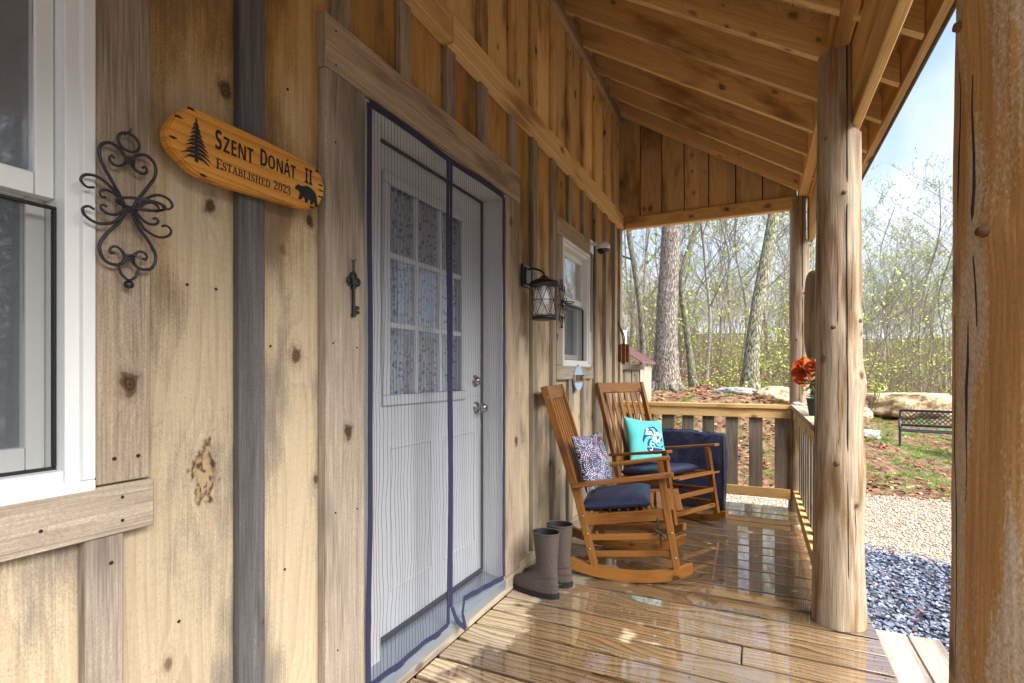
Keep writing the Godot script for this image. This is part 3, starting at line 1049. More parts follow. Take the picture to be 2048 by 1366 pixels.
func make_roof() -> void:
	var o = thing("porch_roof", Vector3.ZERO, "open timber porch roof with orange pine rafters and boarded gable", "roof")
	rng.seed = 21
	var flat = Basis()
	# rafters, each a sawn plank on edge
	for k in 16:
		var z = -5.075 + 0.405 * k
		var m = MB.new()
		var j = rng.randf_range(-0.006, 0.006)
		m.prism(Transform3D(flat, Vector3(0, 0, 0)), PackedVector2Array([Vector2(0.002, rafter_y(0.0) + j), Vector2(1.885, rafter_y(1.885) + j), Vector2(1.885, rafter_y(1.885) + 0.14), Vector2(1.80, rafter_y(1.80) + 0.222), Vector2(0.002, rafter_y(0.0) + 0.222)]), 0.042, tone(1.0, 0.10))
		# grain along the slope
		var off = roff()
		for i in m.v.size():
			var p = m.v[i]
			m.uv[i] = Vector2((p.y - rafter_y(p.x)) + p.z * 1.3, p.x * 1.18) + off
		var b = part(o, "rafter", m, M.roof)
		b.position.z = z - 0.021
	# roof boards across the rafters
	var s = Vector2(1.0, -0.632).normalized()
	var up = Vector3(-s.y, s.x, 0)
	var run = 0.0
	while run < 2.28:
		var w = rng.randf_range(0.19, 0.23)
		var c = Vector2(0, 3.78 + 0.224) + s * (run + w * 0.5)
		var m = MB.new()
		var off = roff()
		m.box(Transform3D(Basis(Vector3(s.x, s.y, 0), up, Vector3(0, 0, 1)), Vector3(c.x, c.y, 0) + up * 0.0125), Vector3(w - 0.004, 0.022, 6.62), 0.002, 2, off, tone(0.88, 0.1))
		var b = part(o, "roof_board", m, M.roof)
		b.position.z = -2.02
		run += w
	var metal = MB.new()
	var c2 = Vector2(0, 4.04) + s * 1.16
	metal.box(Transform3D(Basis(Vector3(s.x, s.y, 0), up, Vector3(0, 0, 1)), Vector3(c2.x, c2.y, -2.02) + up * 0.02), Vector3(2.42, 0.012, 6.7), 0.002, 2, Vector2.ZERO, Color.WHITE)
	part(o, "metal_roofing", metal, plain("dark roofing metal", Color(0.28, 0.26, 0.26), 0.5, 0.6))
	# fascia and drip edge
	board(o, "fascia", Vector3(1.888, 2.575, -5.33), Vector3(1.926, 2.80, 1.28), M.roof, 2, Color(0.9, 0.85, 0.8))
	board(o, "drip_edge", Vector3(1.928, 2.555, -5.34), Vector3(1.934, 2.83, 1.29), plain("galvanised edge", Color(0.5, 0.5, 0.5), 0.5, 0.7), 2)
	# beams on the posts
	board(o, "inner_beam", Vector3(1.592, 2.742, -5.28), Vector3(1.664, 2.97, 1.28), M.beam, 2, Color(1.12, 1.06, 0.98), 0.008)
	board(o, "outer_beam", Vector3(1.668, 2.372, -5.28), Vector3(1.712, 2.90, 1.28), M.beam, 2, Color(1.05, 1.0, 0.92), 0.008)
	# gable: tie beam and upright boards
	board(o, "gable_beam", Vector3(0.064, 2.648, -5.205), Vector3(1.588, 2.762, -5.135), M.beam, 0, Color.WHITE, 0.006)
	var back = MB.new()  # added dark sheet: stops light leaking through, keeps the board gaps dark
	back.prism(Transform3D(flat, Vector3(0, 0, -5.215)), PackedVector2Array([Vector2(0.01, 2.70), Vector2(1.58, 2.70), Vector2(1.58, rafter_y(1.58) + 0.21), Vector2(0.01, rafter_y(0.01) + 0.21)]), 0.02)
	part(o, "gable_light_block", back, plain("black light-blocking sheet", Color(0.05, 0.045, 0.04), 0.9))
	var xs = [0.003, 0.215, 0.424, 0.633, 0.854, 1.085, 1.31, 1.585]
	for k in xs.size() - 1:
		var a = xs[k] + 0.005
		var b = xs[k + 1] - 0.005
		var m = MB.new()
		m.prism(Transform3D(flat, Vector3(0, 0, 0)), PackedVector2Array([Vector2(a, 2.752), Vector2(b, 2.752), Vector2(b, rafter_y(b) + 0.2), Vector2(a, rafter_y(a) + 0.2)]), 0.022, tone(0.85, 0.06))
		var off = roff()
		for i in m.uv.size():
			m.uv[i] += off
		var p = part(o, "gable_board", m, M.roof)
		p.position.z = -5.19

# ---------------------------------------------------------------- log posts
func make_post(mat: Material, at: Vector3, r0: float, r1: float, h: float, sd: int, label: String, notch: bool, bumps: Array) -> void:
	var o = thing("log_post", at, label, "post", "peeled log posts along the porch edge")
	var n = noise(sd, 1.0, 3)
	var m = MB.new()
	var rows = 90
	var sides = 40
	var crack = 1.15
	var ring = []
	for j in rows + 1:
		var y = h * j / rows
		var first = m.v.size()
		for k in sides + 1:
			var a = TAU * (k % sides) / sides
			var r = lerpf(r0, r1, float(j) / rows)
			r *= 1.0 + 0.07 * exp(-y * 3.5) + 0.06 * n.get_noise_3d(cos(a) * 1.5, y * 1.6, sin(a) * 1.5) + 0.022 * n.get_noise_3d(cos(a) * 9.0, y * 2.0, sin(a) * 9.0)
			for b in bumps:
				var da = absf(wrapf(a - b[0], -PI, PI)) * r
				var dy = y - b[1]
				r += b[3] * exp(-(da * da + dy * dy * 0.6) / (b[2] * b[2]))
			var x = r * cos(a)
			var z = r * sin(a)
			if notch and y > 2.375 - at.y and x > 0.046:
				x = 0.046
			m.vert(Vector3(x, y, z), Vector3(cos(a), 0, sin(a)), Vector2(k * 0.65 / sides, y), Color.WHITE)
		ring.append(first)
	# normals from the surface
	for j in rows + 1:
		for k in sides + 1:
			var p = m.v[ring[j] + (k + 1) % sides] - m.v[ring[j] + (k + sides - 1) % sides]
			var q = m.v[ring[mini(j + 1, rows)] + k] - m.v[ring[maxi(j - 1, 0)] + k]
			m.n[ring[j] + k] = q.cross(p).normalized()
	for j in rows:
		for k in sides:
			m.quad(ring[j] + k, ring[j] + k + 1, ring[j + 1] + k + 1, ring[j + 1] + k)
	var top = m.vert(Vector3(0, h, 0), Vector3.UP)
	for k in sides:
		var a = m.vert(m.v[ring[rows] + k], Vector3.UP)
		var b = m.vert(m.v[ring[rows] + k + 1], Vector3.UP)
		m.tri(top, a, b)
	part(o, "trunk", m, mat)
	# drying crack: a thin dark groove strip let into the surface
	if notch:
		var pts = []
		var rad = []
		for j in 60:
			var y = h * j / 59.0
			var a = 1.32 + 0.035 * n.get_noise_2d(y * 2.0, 7.0)
			var r = lerpf(r0, r1, j / 59.0) * 1.0
			pts.append(Vector3(cos(a) * r, y, sin(a) * r))
			rad.append(0.0032)
		var cm = MB.new()
		cm.tube(pts, rad, 6)
		part(o, "drying_crack", cm, M.black)
	# shorter checks in the log
	var cr = RandomNumberGenerator.new()
	cr.seed = sd + 5
	for k in 16:
		var y0 = cr.randf_range(0.1, h - 0.7)
		var a0 = cr.randf_range(0.2, 3.4)
		var l = cr.randf_range(0.15, 0.6)
		var pts = []
		var rad = []
		for j in 12:
			var t = j / 11.0
			var y = y0 + l * t
			var a = a0 + 0.05 * n.get_noise_2d(y * 5.0, k * 3.0)
			var best = 0.0
			# the surface here, from the ring below
			var jj = clampi(int(y / h * rows), 0, rows)
			var kk = posmod(int(round(a / TAU * sides)), sides)
			var sp = m.v[ring[jj] + kk]
			best = Vector2(sp.x, sp.z).length()
			pts.append(Vector3(cos(a) * (best - 0.0006), y, sin(a) * (best - 0.0006)))
			rad.append(0.0005 + 0.0012 * sin(t * PI))
		var cm2 = MB.new()
		cm2.tube(pts, rad, 5)
		part(o, "drying_check", cm2, M.black)
	# knot stubs
	var r = RandomNumberGenerator.new()
	r.seed = sd
	for b in bumps:
		var km = MB.new()
		var rr = lerpf(r0, r1, b[1] / h) + b[3] * 0.75
		km.lathe(Vector3.ZERO, [Vector2(0.0, 0.006), Vector2(b[2] * 0.22, 0.005), Vector2(b[2] * 0.32, -0.004), Vector2(b[2] * 0.34, -0.02)], 12, Color(0.45, 0.36, 0.28))
		var k = part(o, "knot", km, mat)
		k.position = Vector3(cos(b[0]) * rr, b[1], sin(b[0]) * rr)
		k.rotation = Vector3(0, -b[0], -PI / 2)

# ---------------------------------------------------------------- deck
func make_deck() -> void:
	var o = structure("deck")
	var sm = MB.new()
	sm.lathe(Vector3.ZERO, [Vector2(0.0, 0.0006), Vector2(0.0035, 0.0006), Vector2(0.0045, -0.001)], 8)
	var screw = sm.mesh()
	rng.seed = 31
	for k in range(-10, 25):
		var z1 = -(DECK0 + PITCH * k) - 0.004
		var z0 = z1 - PITCH + 0.015
		if z0 < -5.30:
			break
		var dy = rng.randf_range(-0.0015, 0.0015)
		var cuts = [[0.036, 1.768]]
		if k == 7 or k == 6:
			cuts = [[0.036, 1.205], [1.208, 1.768]] if k == 6 else [[0.036, 1.768]]
		for q in cuts:
			var tint = tone(1.0, 0.07)
			var mb = MB.new()
			mb.box(Transform3D(Basis(), Vector3.ZERO), Vector3(q[1] - q[0], 0.036, z1 - z0), 0.006, 0, Vector2.ZERO, tint)
			var cen = Vector3((q[0] + q[1]) * 0.5, -0.018 + dy, (z0 + z1) * 0.5)
			for i in mb.v.size():
				mb.uv[i] = Vector2(-(mb.v[i].z + cen.z), mb.v[i].x + cen.x)
			var b = part(o, "deck_board", mb, M.deck)
			b.position = cen
			if k > 0:
				for jx in [0.27, 0.65, 1.03, 1.41, 1.72]:
					if jx < q[0] or jx > q[1]: continue
					for sz in [-0.045, 0.045]:
						var sc = part(b, "screw_head", screw, M.iron)
						sc.position = Vector3(jx - cen.x + rng.randf_range(-0.006, 0.006), 0.0182, sz + rng.randf_range(-0.005, 0.005))
	board(o, "added_rim_joist", Vector3(1.70, -0.26, -5.28), Vector3(1.738, -0.042, 0.4), M.trim, 2)  # unseen rims, added to block light below the deck edge
	board(o, "added_rim_joist", Vector3(0.0, -0.26, -5.285), Vector3(1.698, -0.042, -5.25), M.trim, 0)
	for k in 4:
		board(o, "joist", Vector3(0.25 + 0.38 * k, -0.25, -5.24), Vector3(0.29 + 0.38 * k, -0.040, 0.4), M.trim, 2)
	# a step along the open side
	var s = structure("porch_step")
	for k in 2:
		var x = 1.838 + 0.147 * k
		var mb = MB.new()
		mb.box(Transform3D(Basis(), Vector3.ZERO), Vector3(0.139, 0.036, 3.1), 0.004, 2, Vector2(0.3 * k, 0.2), Color.WHITE)
		var b = part(s, "tread_board", mb, M.step)
		b.position = Vector3(x + 0.07, -0.198, -3.365 + 1.55)
	board(s, "riser_board", Vector3(1.80, -0.36, -3.35), Vector3(1.832, -0.19, -0.28), M.trim, 2)

# ---------------------------------------------------------------- railings
func make_railings() -> void:
	rng.seed = 41
	var e = thing("porch_railing", Vector3.ZERO, "wet brown porch railing with grey slats across the porch end behind rocking chairs", "railing")
	board(e, "cap_rail", Vector3(0.036, 0.892, -5.235), Vector3(1.535, 0.926, -5.105), M.roof, 0, Color(0.95, 0.85, 0.75))
	board(e, "top_rail", Vector3(0.036, 0.808, -5.165), Vector3(1.53, 0.890, -5.128), M.roof, 0, Color(1.15, 1.08, 0.92))
	board(e, "bottom_rail", Vector3(0.036, 0.098, -5.165), Vector3(1.53, 0.183, -5.128), M.roof, 0, Color(1.0, 0.9, 0.72))
	for x in [0.10, 0.29, 0.485, 0.667, 0.85, 1.054, 1.254, 1.463]:
		var w = rng.randf_range(0.052, 0.058)
		board(e, "slat", Vector3(x - w, 0.13, -5.190), Vector3(x + w, 0.86, -5.168), M.trim, 1, tone(0.58, 0.08))
	var s = thing("porch_railing", Vector3.ZERO, "porch side railing with broad weathered cap between two log posts", "railing")
	board(s, "cap_rail", Vector3(1.528, 0.900, -5.10), Vector3(1.70, 0.936, -3.035), M.trim, 2, Color(1.05, 1.0, 0.95))
	board(s, "top_rail", Vector3(1.548, 0.812, -5.10), Vector3(1.586, 0.898, -3.035), M.beam, 2, Color(1.15, 1.12, 1.05))
	board(s, "bottom_rail", Vector3(1.548, 0.10, -5.10), Vector3(1.586, 0.185, -3.035), M.beam, 2, Color(1.15, 1.12, 1.05))
	for k in 10:
		var z = -4.98 + 0.2 * k
		board(s, "slat", Vector3(1.589, 0.13, z - 0.055), Vector3(1.611, 0.86, z + 0.055), M.trim, 1, tone(0.95, 0.1))

# ---------------------------------------------------------------- rocking chair
func make_chair() -> Node3D:
	var o = thing("rocking_chair", Vector3.ZERO, "brown slatted rocking chair with colourful patterned pillow beside rubber boots", "chair", "rocking chairs on the porch")
	rng.seed = 61
	var W = func(m: MB, called: String, tint = Color.WHITE): return part(o, called, m, M.chair)
	for s in [-1.0, 1.0]:
		var z = s * 0.272
		# rocker: bent plank
		var m = MB.new()
		var prev = []
		var off = roff()
		for k in 25:
			var x = lerpf(-0.44, 0.375, k / 24.0)
			var yb = 0.5 * x * x / 1.05 + (0.02 if k > 22 else 0.0) * (k - 22) / 2.0
			var th = 0.058 - (0.012 if k == 0 or k == 24 else 0.0)
			var ids = []
			for q in [[yb, -1, Vector3.DOWN], [yb, 1, Vector3.DOWN], [yb, 1, Vector3.BACK], [yb + th, 1, Vector3.BACK], [yb + th, 1, Vector3.UP], [yb + th, -1, Vector3.UP], [yb + th, -1, Vector3.FORWARD], [yb, -1, Vector3.FORWARD]]:
				ids.append(m.vert(Vector3(x, q[0], z + q[1] * 0.021), q[2], Vector2(q[0] + q[1] * 0.02, x) + off))
			if prev:
				for p in [[0, 1], [2, 3], [4, 5], [6, 7]]:
					m.quad(prev[p[0]], prev[p[1]], ids[p[1]], ids[p[0]])
			prev = ids
			if k == 0 or k == 24:
				var nn = Vector3.LEFT if k == 0 else Vector3.RIGHT
				var c = []
				for q in [0, 1, 3, 5]:
					c.append(m.vert(m.v[ids[q]], nn, m.uv[ids[q]]))
				m.quad(c[0], c[1], c[2], c[3])
		W.call(m, "rocker")
		m = MB.new()
		bar(m, Vector3(0.292, 0.08, z), Vector3(0.205, 0.612, z), 0.040, 0.036, Vector3.BACK, 0.004, Color.WHITE, roff())
		W.call(m, "front_leg")
		m = MB.new()
		bar(m, Vector3(-0.172, 0.065, z), Vector3(-0.268, 0.46, z), 0.044, 0.036, Vector3.BACK, 0.004, Color.WHITE, roff())
		bar(m, Vector3(-0.262, 0.44, z), Vector3(-0.475, 1.125, z * 1.02), 0.043, 0.035, Vector3.BACK, 0.004, Color.WHITE, roff())
		W.call(m, "back_post")
		m = MB.new()
		bar(m, Vector3(-0.30, 0.540, s * 0.300), Vector3(0.272, 0.636, s * 0.305), 0.070, 0.022, Vector3(-0.13, 1, 0).normalized(), 0.005, Color(0.9, 0.85, 0.8), roff())
		W.call(m, "armrest")
		m = MB.new()
		bar(m, Vector3(-0.225, 0.335, z), Vector3(0.262, 0.405, z), 0.022, 0.062, Vector3(0, 1, 0), 0.004, Color.WHITE, roff())
		W.call(m, "seat_rail")
		for q in [[0.235, -0.21, 0.268], [0.138, -0.19, 0.28]]:
			m = MB.new()
			bar(m, Vector3(q[1], q[0], z), Vector3(q[2], q[0] + 0.045, z), 0.020, 0.036, Vector3.UP, 0.004, Color.WHITE, roff())
			W.call(m, "side_stretcher")
	for q in [[0.285, 0.262, 0.034], [0.165, 0.278, 0.034], [0.20, -0.20, 0.036]]:
		var m = MB.new()
		bar(m, Vector3(q[1], q[0], -0.262), Vector3(q[1], q[0], 0.262), 0.020, q[2], Vector3.UP, 0.004, Color.WHITE, roff())
		W.call(m, "cross_stretcher")
	# dished slatted seat
	for k in 11:
		var t = k / 10.0
		var x = lerpf(-0.225, 0.305, t)
		var y = lerpf(0.368, 0.444, t) - 0.030 * sin(t * PI) - (0.014 if k == 10 else 0.0)
		var m = MB.new()
		bar(m, Vector3(x, y, -0.262), Vector3(x, y, 0.262), 0.038, 0.014, Vector3(-0.14 - 0.2 * (t - 0.5), 1, 0).normalized(), 0.004, tone(1.0, 0.08), roff())
		W.call(m, "seat_slat")
	# back: crest rail, lower rail, six slats
	var at = func(t: float) -> Vector3: return Vector3(-0.262, 0.44, 0).lerp(Vector3(-0.475, 1.125, 0), t)
	var lean = (at.call(1.0) - at.call(0.0)).normalized()
	var face = Vector3(lean.y, -lean.x, 0)
	for q in [[0.935, 0.088], [0.10, 0.05]]:
		var m = MB.new()
		var c = at.call(q[0])
		bar(m, c - Vector3(0, 0, 0.256), c + Vector3(0, 0, 0.256), q[1], 0.024, face, 0.005, Color(1.12, 1.12, 1.1) if q[0] > 0.5 else Color.WHITE, roff())
		W.call(m, "crest_rail" if q[0] > 0.5 else "lower_rail")
	for k in 6:
		var z = lerpf(-0.195, 0.195, k / 5.0)
		var m = MB.new()
		bar(m, at.call(0.12) + Vector3(0, 0, z) + face * -0.002, at.call(0.90) + Vector3(0, 0, z), 0.036, 0.012, face, 0.003, tone(1.0, 0.06), roff())
		W.call(m, "back_slat")
	# bright screw heads on the outer faces
	for s in [-1.0, 1.0]:
		for q in [Vector3(-0.20, 0.17, 0), Vector3(-0.215, 0.26, 0), Vector3(-0.24, 0.36, 0), Vector3(-0.45, 1.06, 0), Vector3(0.283, 0.16, 0), Vector3(0.262, 0.30, 0)]:
			var m = MB.new()
			m.lathe(Vector3.ZERO, [Vector2(0.0, 0.003), Vector2(0.004, 0.002), Vector2(0.0055, 0.0)], 8)
			var b = part(o, "screw_head", m, M.nickel)
			b.position = Vector3(q.x, q.y, s * (0.2905 if q.y < 1.0 else 0.2955))
			b.rotation.x = s * PI / 2
	return o

# soft cushion: a closed puffed rectangle in its own x, z plane (y up)
func cushion(w: float, d: float, t: float, puff: float, corner: float, uv_scale = 1.0) -> MB:
	var m = MB.new()
	var n = 26
	for side in [1.0, -1.0]:
		var rows = []
		var uvs = []
		for j in n + 1:
			var row = []
			var ur = []
			for i in n + 1:
				var u = 2.0 * i / n - 1.0
				var v = 2.0 * j / n - 1.0
				# ease samples to the rim
				u = sin(u * PI * 0.5)
				v = sin(v * PI * 0.5)
				var pinch = 1.0 - corner * (1.0 - u * u) * v * v
				var pinch2 = 1.0 - corner * (1.0 - v * v) * u * u
				var hh = pow(maxf((1.0 - pow(absf(u), puff)) * (1.0 - pow(absf(v), puff)), 0.0), 0.5)
				var wr = 0.03 * t * sin(u * 9.0 + v * 4.0) * hh
				row.append(Vector3(u * w * 0.5 * pinch2, side * (hh * t * 0.5) + wr, v * d * 0.5 * pinch))
				ur.append(Vector2(u * 0.5 + 0.5, v * 0.5 + 0.5) * uv_scale)
			rows.append(row)
			uvs.append(ur)
		m.sheet(rows, uvs, Color.WHITE, side > 0.0)
	return m

func chair_point(c: Node3D, p: Vector3) -> Vector3:
	return c.transform * p

func make_seating() -> void:
	var a = make_chair()
	a.position = Vector3(0.521, 0.0, -3.25)
	a.rotation.y = deg_to_rad(10.4)
	var b = copy_of(a)
	meta(b, "brown slatted rocking chair with turquoise pillow in front of navy storage bag", "chair")
	b.position = Vector3(0.595, 0.0, -4.27)
	b.rotation.y = deg_to_rad(-28.0)
	var navy = mottled("navy vinyl", [[0.0, Color(0.13, 0.14, 0.20)], [0.5, Color(0.175, 0.19, 0.275)], [1.0, Color(0.24, 0.26, 0.35)]], 0.25, 0.03, 0.42, 0.25, 15, 3, false)
	var c1 = thing("seat_cushion", Vector3.ZERO, "navy seat cushion tied to chair with patterned pillow", "cushion", "navy seat cushions")
	part(c1, "pad", cushion(0.41, 0.47, 0.075, 8.0, 0.02), navy)
	var tie = MB.new()
	var kp = [Vector3(0.195, 0.005, 0.225), Vector3(0.23, -0.06, 0.275), Vector3(0.235, -0.12, 0.298), Vector3(0.237, -0.17, 0.300), Vector3(0.232, -0.235, 0.302)]
	tie.tube(kp, [0.004, 0.004, 0.004, 0.006, 0.003], 6)
	tie.tube([Vector3(0.20, -0.16, 0.305), Vector3(0.237, -0.150, 0.305), Vector3(0.28, -0.165, 0.305)], [0.003, 0.006, 0.003], 6)
	tie.tube([Vector3(0.205, -0.13, 0.305), Vector3(0.237, -0.152, 0.306), Vector3(0.265, -0.19, 0.305)], [0.003, 0.006, 0.003], 6)
	part(c1, "tie_string", tie, M.black)
	var on_seat = Transform3D(Basis(Vector3(0, 0, 1), 0.125), Vector3(-0.055, 0.424, 0))
	c1.transform = a.transform * on_seat
	var c2 = copy_of(c1)
	meta(c2, "navy seat cushion on chair with turquoise pillow", "cushion")
	c2.transform = b.transform * on_seat
	# pillows lean on the chair backs
	var p1 = thing("throw_pillow", Vector3.ZERO, "colourful mosaic-patterned throw pillow leaning on chair back", "pillow")
	part(p1, "cover", cushion(0.36, 0.34, 0.12, 2.2, 0.10), mosaic_print())
	p1.transform = a.transform * Transform3D(Basis(Vector3(0, 1, 0), -0.42) * Basis(Vector3(0, 0, 1), 0.30) * Basis(Vector3(0, 0, 1), PI / 2) * Basis(Vector3(0, 1, 0), 0.0), Vector3(-0.205, 0.645, 0.03))
	var p2 = thing("throw_pillow", Vector3.ZERO, "turquoise throw pillow with navy and white print", "pillow")
	part(p2, "cover", cushion(0.40, 0.40, 0.12, 2.2, 0.12), turquoise_print())
	p2.transform = b.transform * Transform3D(Basis(Vector3(0, 1, 0), -0.15) * Basis(Vector3(0, 0, 1), 0.34) * Basis(Vector3(0, 0, 1), PI / 2) * Basis(Vector3(0, 1, 0), 0.12), Vector3(-0.195, 0.638, -0.01))
	# big navy storage bag against the end railing
	var bag = thing("storage_bag", Vector3(0.60, 0.0, -4.99), "navy fabric storage bag with carrying strap against end railing", "bag")
	bag.rotation.y = deg_to_rad(-3.0)
	var nb = noise(66, 1.0, 3)
	var bm = MB.new()
	var hx = 0.41
	var hz = 0.085
	var H = 0.675
	for f in 5:
		# faces: front, back, left, right, top as bulging sheets
		var rows = []
		var uvs = []
		for j in 17:
			var row = []
			var ur = []
			for i in 25:
				var u = 2.0 * i / 24.0 - 1.0
				var v = j / 16.0
				var p: Vector3
				if f == 0: p = Vector3(u * hx, v * H, hz)
				elif f == 1: p = Vector3(-u * hx, v * H, -hz)
				elif f == 2: p = Vector3(-hx, v * H, u * hz)
				elif f == 3: p = Vector3(hx, v * H, -u * hz)
				else: p = Vector3(u * hx, H, lerpf(hz, -hz, v))
				var inner = Vector3(p.x * 0.9, clampf(p.y, 0.06, H - 0.06), p.z * 0.6)
				var dd = (p - inner)
				p = inner + dd.normalized() * minf(dd.length(), 0.062)
				p.y = maxf(p.y, 0.002)
				p += Vector3(nb.get_noise_3d(p.x * 5, p.y * 4, p.z * 5 + 9), nb.get_noise_3d(p.x * 5 + 7, p.y * 4, p.z * 5), nb.get_noise_3d(p.x * 6, p.y * 5 + 5, p.z * 5)) * 0.022 * Vector3(1, clampf(p.y * 8.0, 0.0, 1.0), 1)
				row.append(p)
				ur.append(Vector2(p.x, p.y))
			rows.append(row)
			uvs.append(ur)
		bm.sheet(rows, uvs, Color.WHITE, false)
	part(bag, "body", bm, navy)
	for s in [-1.0, 1.0]:
		var st = MB.new()
		var pts = []
		var rd = []
		for k in 15:
			var t = k / 14.0
			pts.append(Vector3(0.26 * (t * 2.0 - 1.0) + 0.03, H - 0.02 - 0.28 * pow(absf(sin(t * PI)), 0.8) if s > 0 else H + 0.012 * sin(t * PI), 0.10 if s > 0 else 0.0))
			rd.append(0.011)
		for k in 14:
			bar(st, pts[k], pts[k + 1], 0.026, 0.004, Vector3.BACK if s > 0 else Vector3.UP, 0.001)
		part(bag, "strap", st, navy)
	var pipe = MB.new()
	pipe.tube([Vector3(hx - 0.01, 0.03, hz - 0.005), Vector3(hx - 0.005, 0.3, hz), Vector3(hx - 0.012, H - 0.05, hz - 0.003)], [0.006, 0.006, 0.006], 6)
	pipe.tube([Vector3(-hx + 0.03, H - 0.025, hz - 0.012), Vector3(0, H - 0.02, hz - 0.006), Vector3(hx - 0.03, H - 0.03, hz - 0.012)], [0.005, 0.005, 0.005], 6)
	part(bag, "piping", pipe, navy)

func mosaic_print() -> StandardMaterial3D:
	var im = Image.create(256, 256, false, Image.FORMAT_RGB8)
	im.fill(Color(0.14, 0.12, 0.22))
	var r = RandomNumberGenerator.new()
	r.seed = 9
	var cols = [Color(0.75, 0.76, 0.82), Color(0.62, 0.24, 0.30), Color(0.30, 0.36, 0.58), Color(0.28, 0.52, 0.54), Color(0.72, 0.66, 0.72), Color(0.58, 0.60, 0.70), Color(0.85, 0.84, 0.86), Color(0.44, 0.46, 0.58), Color(0.78, 0.78, 0.84)]
	# rings of small dabs round several centres, the way mosaic medallions run
	for c in [Vector2(70, 80), Vector2(180, 60), Vector2(120, 180), Vector2(220, 190), Vector2(20, 200)]:
		for ring in 9:
			var rad = 6.0 + ring * 9.0
			var n = int(rad * 0.75) + 4
			var col = cols[r.randi() % cols.size()]
			for k in n:
				var a = TAU * k / n
				var p = c + Vector2(cos(a), sin(a)) * rad
				var cc = col if r.randf() < 0.7 else cols[r.randi() % cols.size()]
				for y in range(-2, 3):
					for x in range(-2, 3):
						if x * x + y * y < 6:
							im.set_pixel(posmod(int(p.x) + x, 256), posmod(int(p.y) + y, 256), cc)
	var m = plain("mosaic print fabric", Color(1, 1, 1), 0.9)
	m.albedo_texture = tex(im)
	return m

func turquoise_print() -> StandardMaterial3D:
	var N = 384
	var im = Image.create(N, N, false, Image.FORMAT_RGB8)
	im.fill(Color(0.36, 0.75, 0.73))
	var navy = Color(0.12, 0.20, 0.44)
	var white = Color(0.92, 0.93, 0.92)
	# the print as seen from the front: a to the right, b downwards, both 0..1
	var dot = func(a: float, b: float, r: int, c: Color):
		for y in range(-r, r + 1):
			for x in range(-r, r + 1):
				if x * x + y * y <= r * r:
					im.set_pixel(clampi(int((1.0 - b) * N) + x, 0, N - 1), clampi(int((1.0 - a) * N) + y, 0, N - 1), c)
	for y in 200:
		for x in 200:
			var p = Vector2(x / 200.0, y / 200.0)
			var d = (p - Vector2(0.60, 0.50)) * 384.0
			var l = d.length()
			if l < 118.0:
				var q = sin(atan2(d.y, d.x) * 7.0 + l * 0.10)
				if (q > 0.4 and l > 28.0 and d.y < 55.0) or (d.y > 66.0 and absf(d.x) < 88.0) or (absf(l - 106.0) < 4.0 and d.y < 10.0):
					dot.call(p.x, p.y, 2, navy)
	# brush script: strokes of each letter in a unit box
	var L = {
		"E": [[0.9, 0.1, 0.3, 0.05, 0.15, 0.3, 0.5, 0.48, 0.15, 0.6, 0.2, 0.95, 0.9, 0.85]], "n": [[0.0, 0.95, 0.1, 0.4, 0.15, 0.95, 0.3, 0.5, 0.6, 0.45, 0.65, 0.95, 0.95, 0.85]],
		"j": [[0.4, 0.4, 0.5, 1.1, 0.2, 1.4, 0.05, 1.2, 0.9, 0.85], [0.42, 0.15, 0.46, 0.17]], "o": [[0.5, 0.42, 0.15, 0.65, 0.4, 0.98, 0.75, 0.7, 0.5, 0.42, 0.95, 0.6]], "y": [[0.05, 0.45, 0.2, 0.9, 0.6, 0.8, 0.7, 0.45, 0.6, 1.2, 0.2, 1.4, 0.1, 1.2, 0.95, 0.8]],
		"t": [[0.4, 0.05, 0.35, 0.9, 0.8, 0.9], [0.1, 0.4, 0.8, 0.35]], "h": [[0.15, 0.95, 0.3, 0.05, 0.2, 0.95, 0.4, 0.5, 0.65, 0.5, 0.65, 0.95, 0.95, 0.85]], "e": [[0.2, 0.7, 0.7, 0.6, 0.5, 0.42, 0.2, 0.65, 0.4, 0.97, 0.95, 0.8]],
		"S": [[0.9, 0.15, 0.5, 0.0, 0.2, 0.25, 0.7, 0.6, 0.6, 0.95, 0.1, 0.9]], "u": [[0.1, 0.45, 0.15, 0.9, 0.5, 0.9, 0.6, 0.45, 0.65, 0.95, 0.95, 0.85]]}
	for l in [["Enjoy", 0.40, 0.26, 0.095, 0.14], ["the", 0.54, 0.44, 0.08, 0.11], ["S", 0.44, 0.58, 0.12, 0.15]]:
		for k in l[0].length():
			for st in L[l[0][k]]:
				for q in range(0, st.size() - 2, 2):
					for t in 30:
						var f = t / 30.0
						dot.call(l[1] + (k + lerpf(st[q], st[q + 2], f)) * l[3], l[2] + lerpf(st[q + 1], st[q + 3], f) * l[4], 3, white)
	var m = plain("turquoise print fabric", Color(1, 1, 1), 0.9)
	m.albedo_texture = tex(im)
	return m

# ---------------------------------------------------------------- things on the wall
func smooth_path(pts: Array, n: int) -> Array:
	var c = Curve3D.new()
	for i in pts.size():
		var t = (pts[mini(i + 1, pts.size() - 1)] - pts[maxi(i - 1, 0)]) / 6.0
		c.add_point(pts[i], -t, t)
	var out = []
	var len = c.get_baked_length()
	for k in n + 1:
		out.append(c.sample_baked(len * k / n, true))
	return out

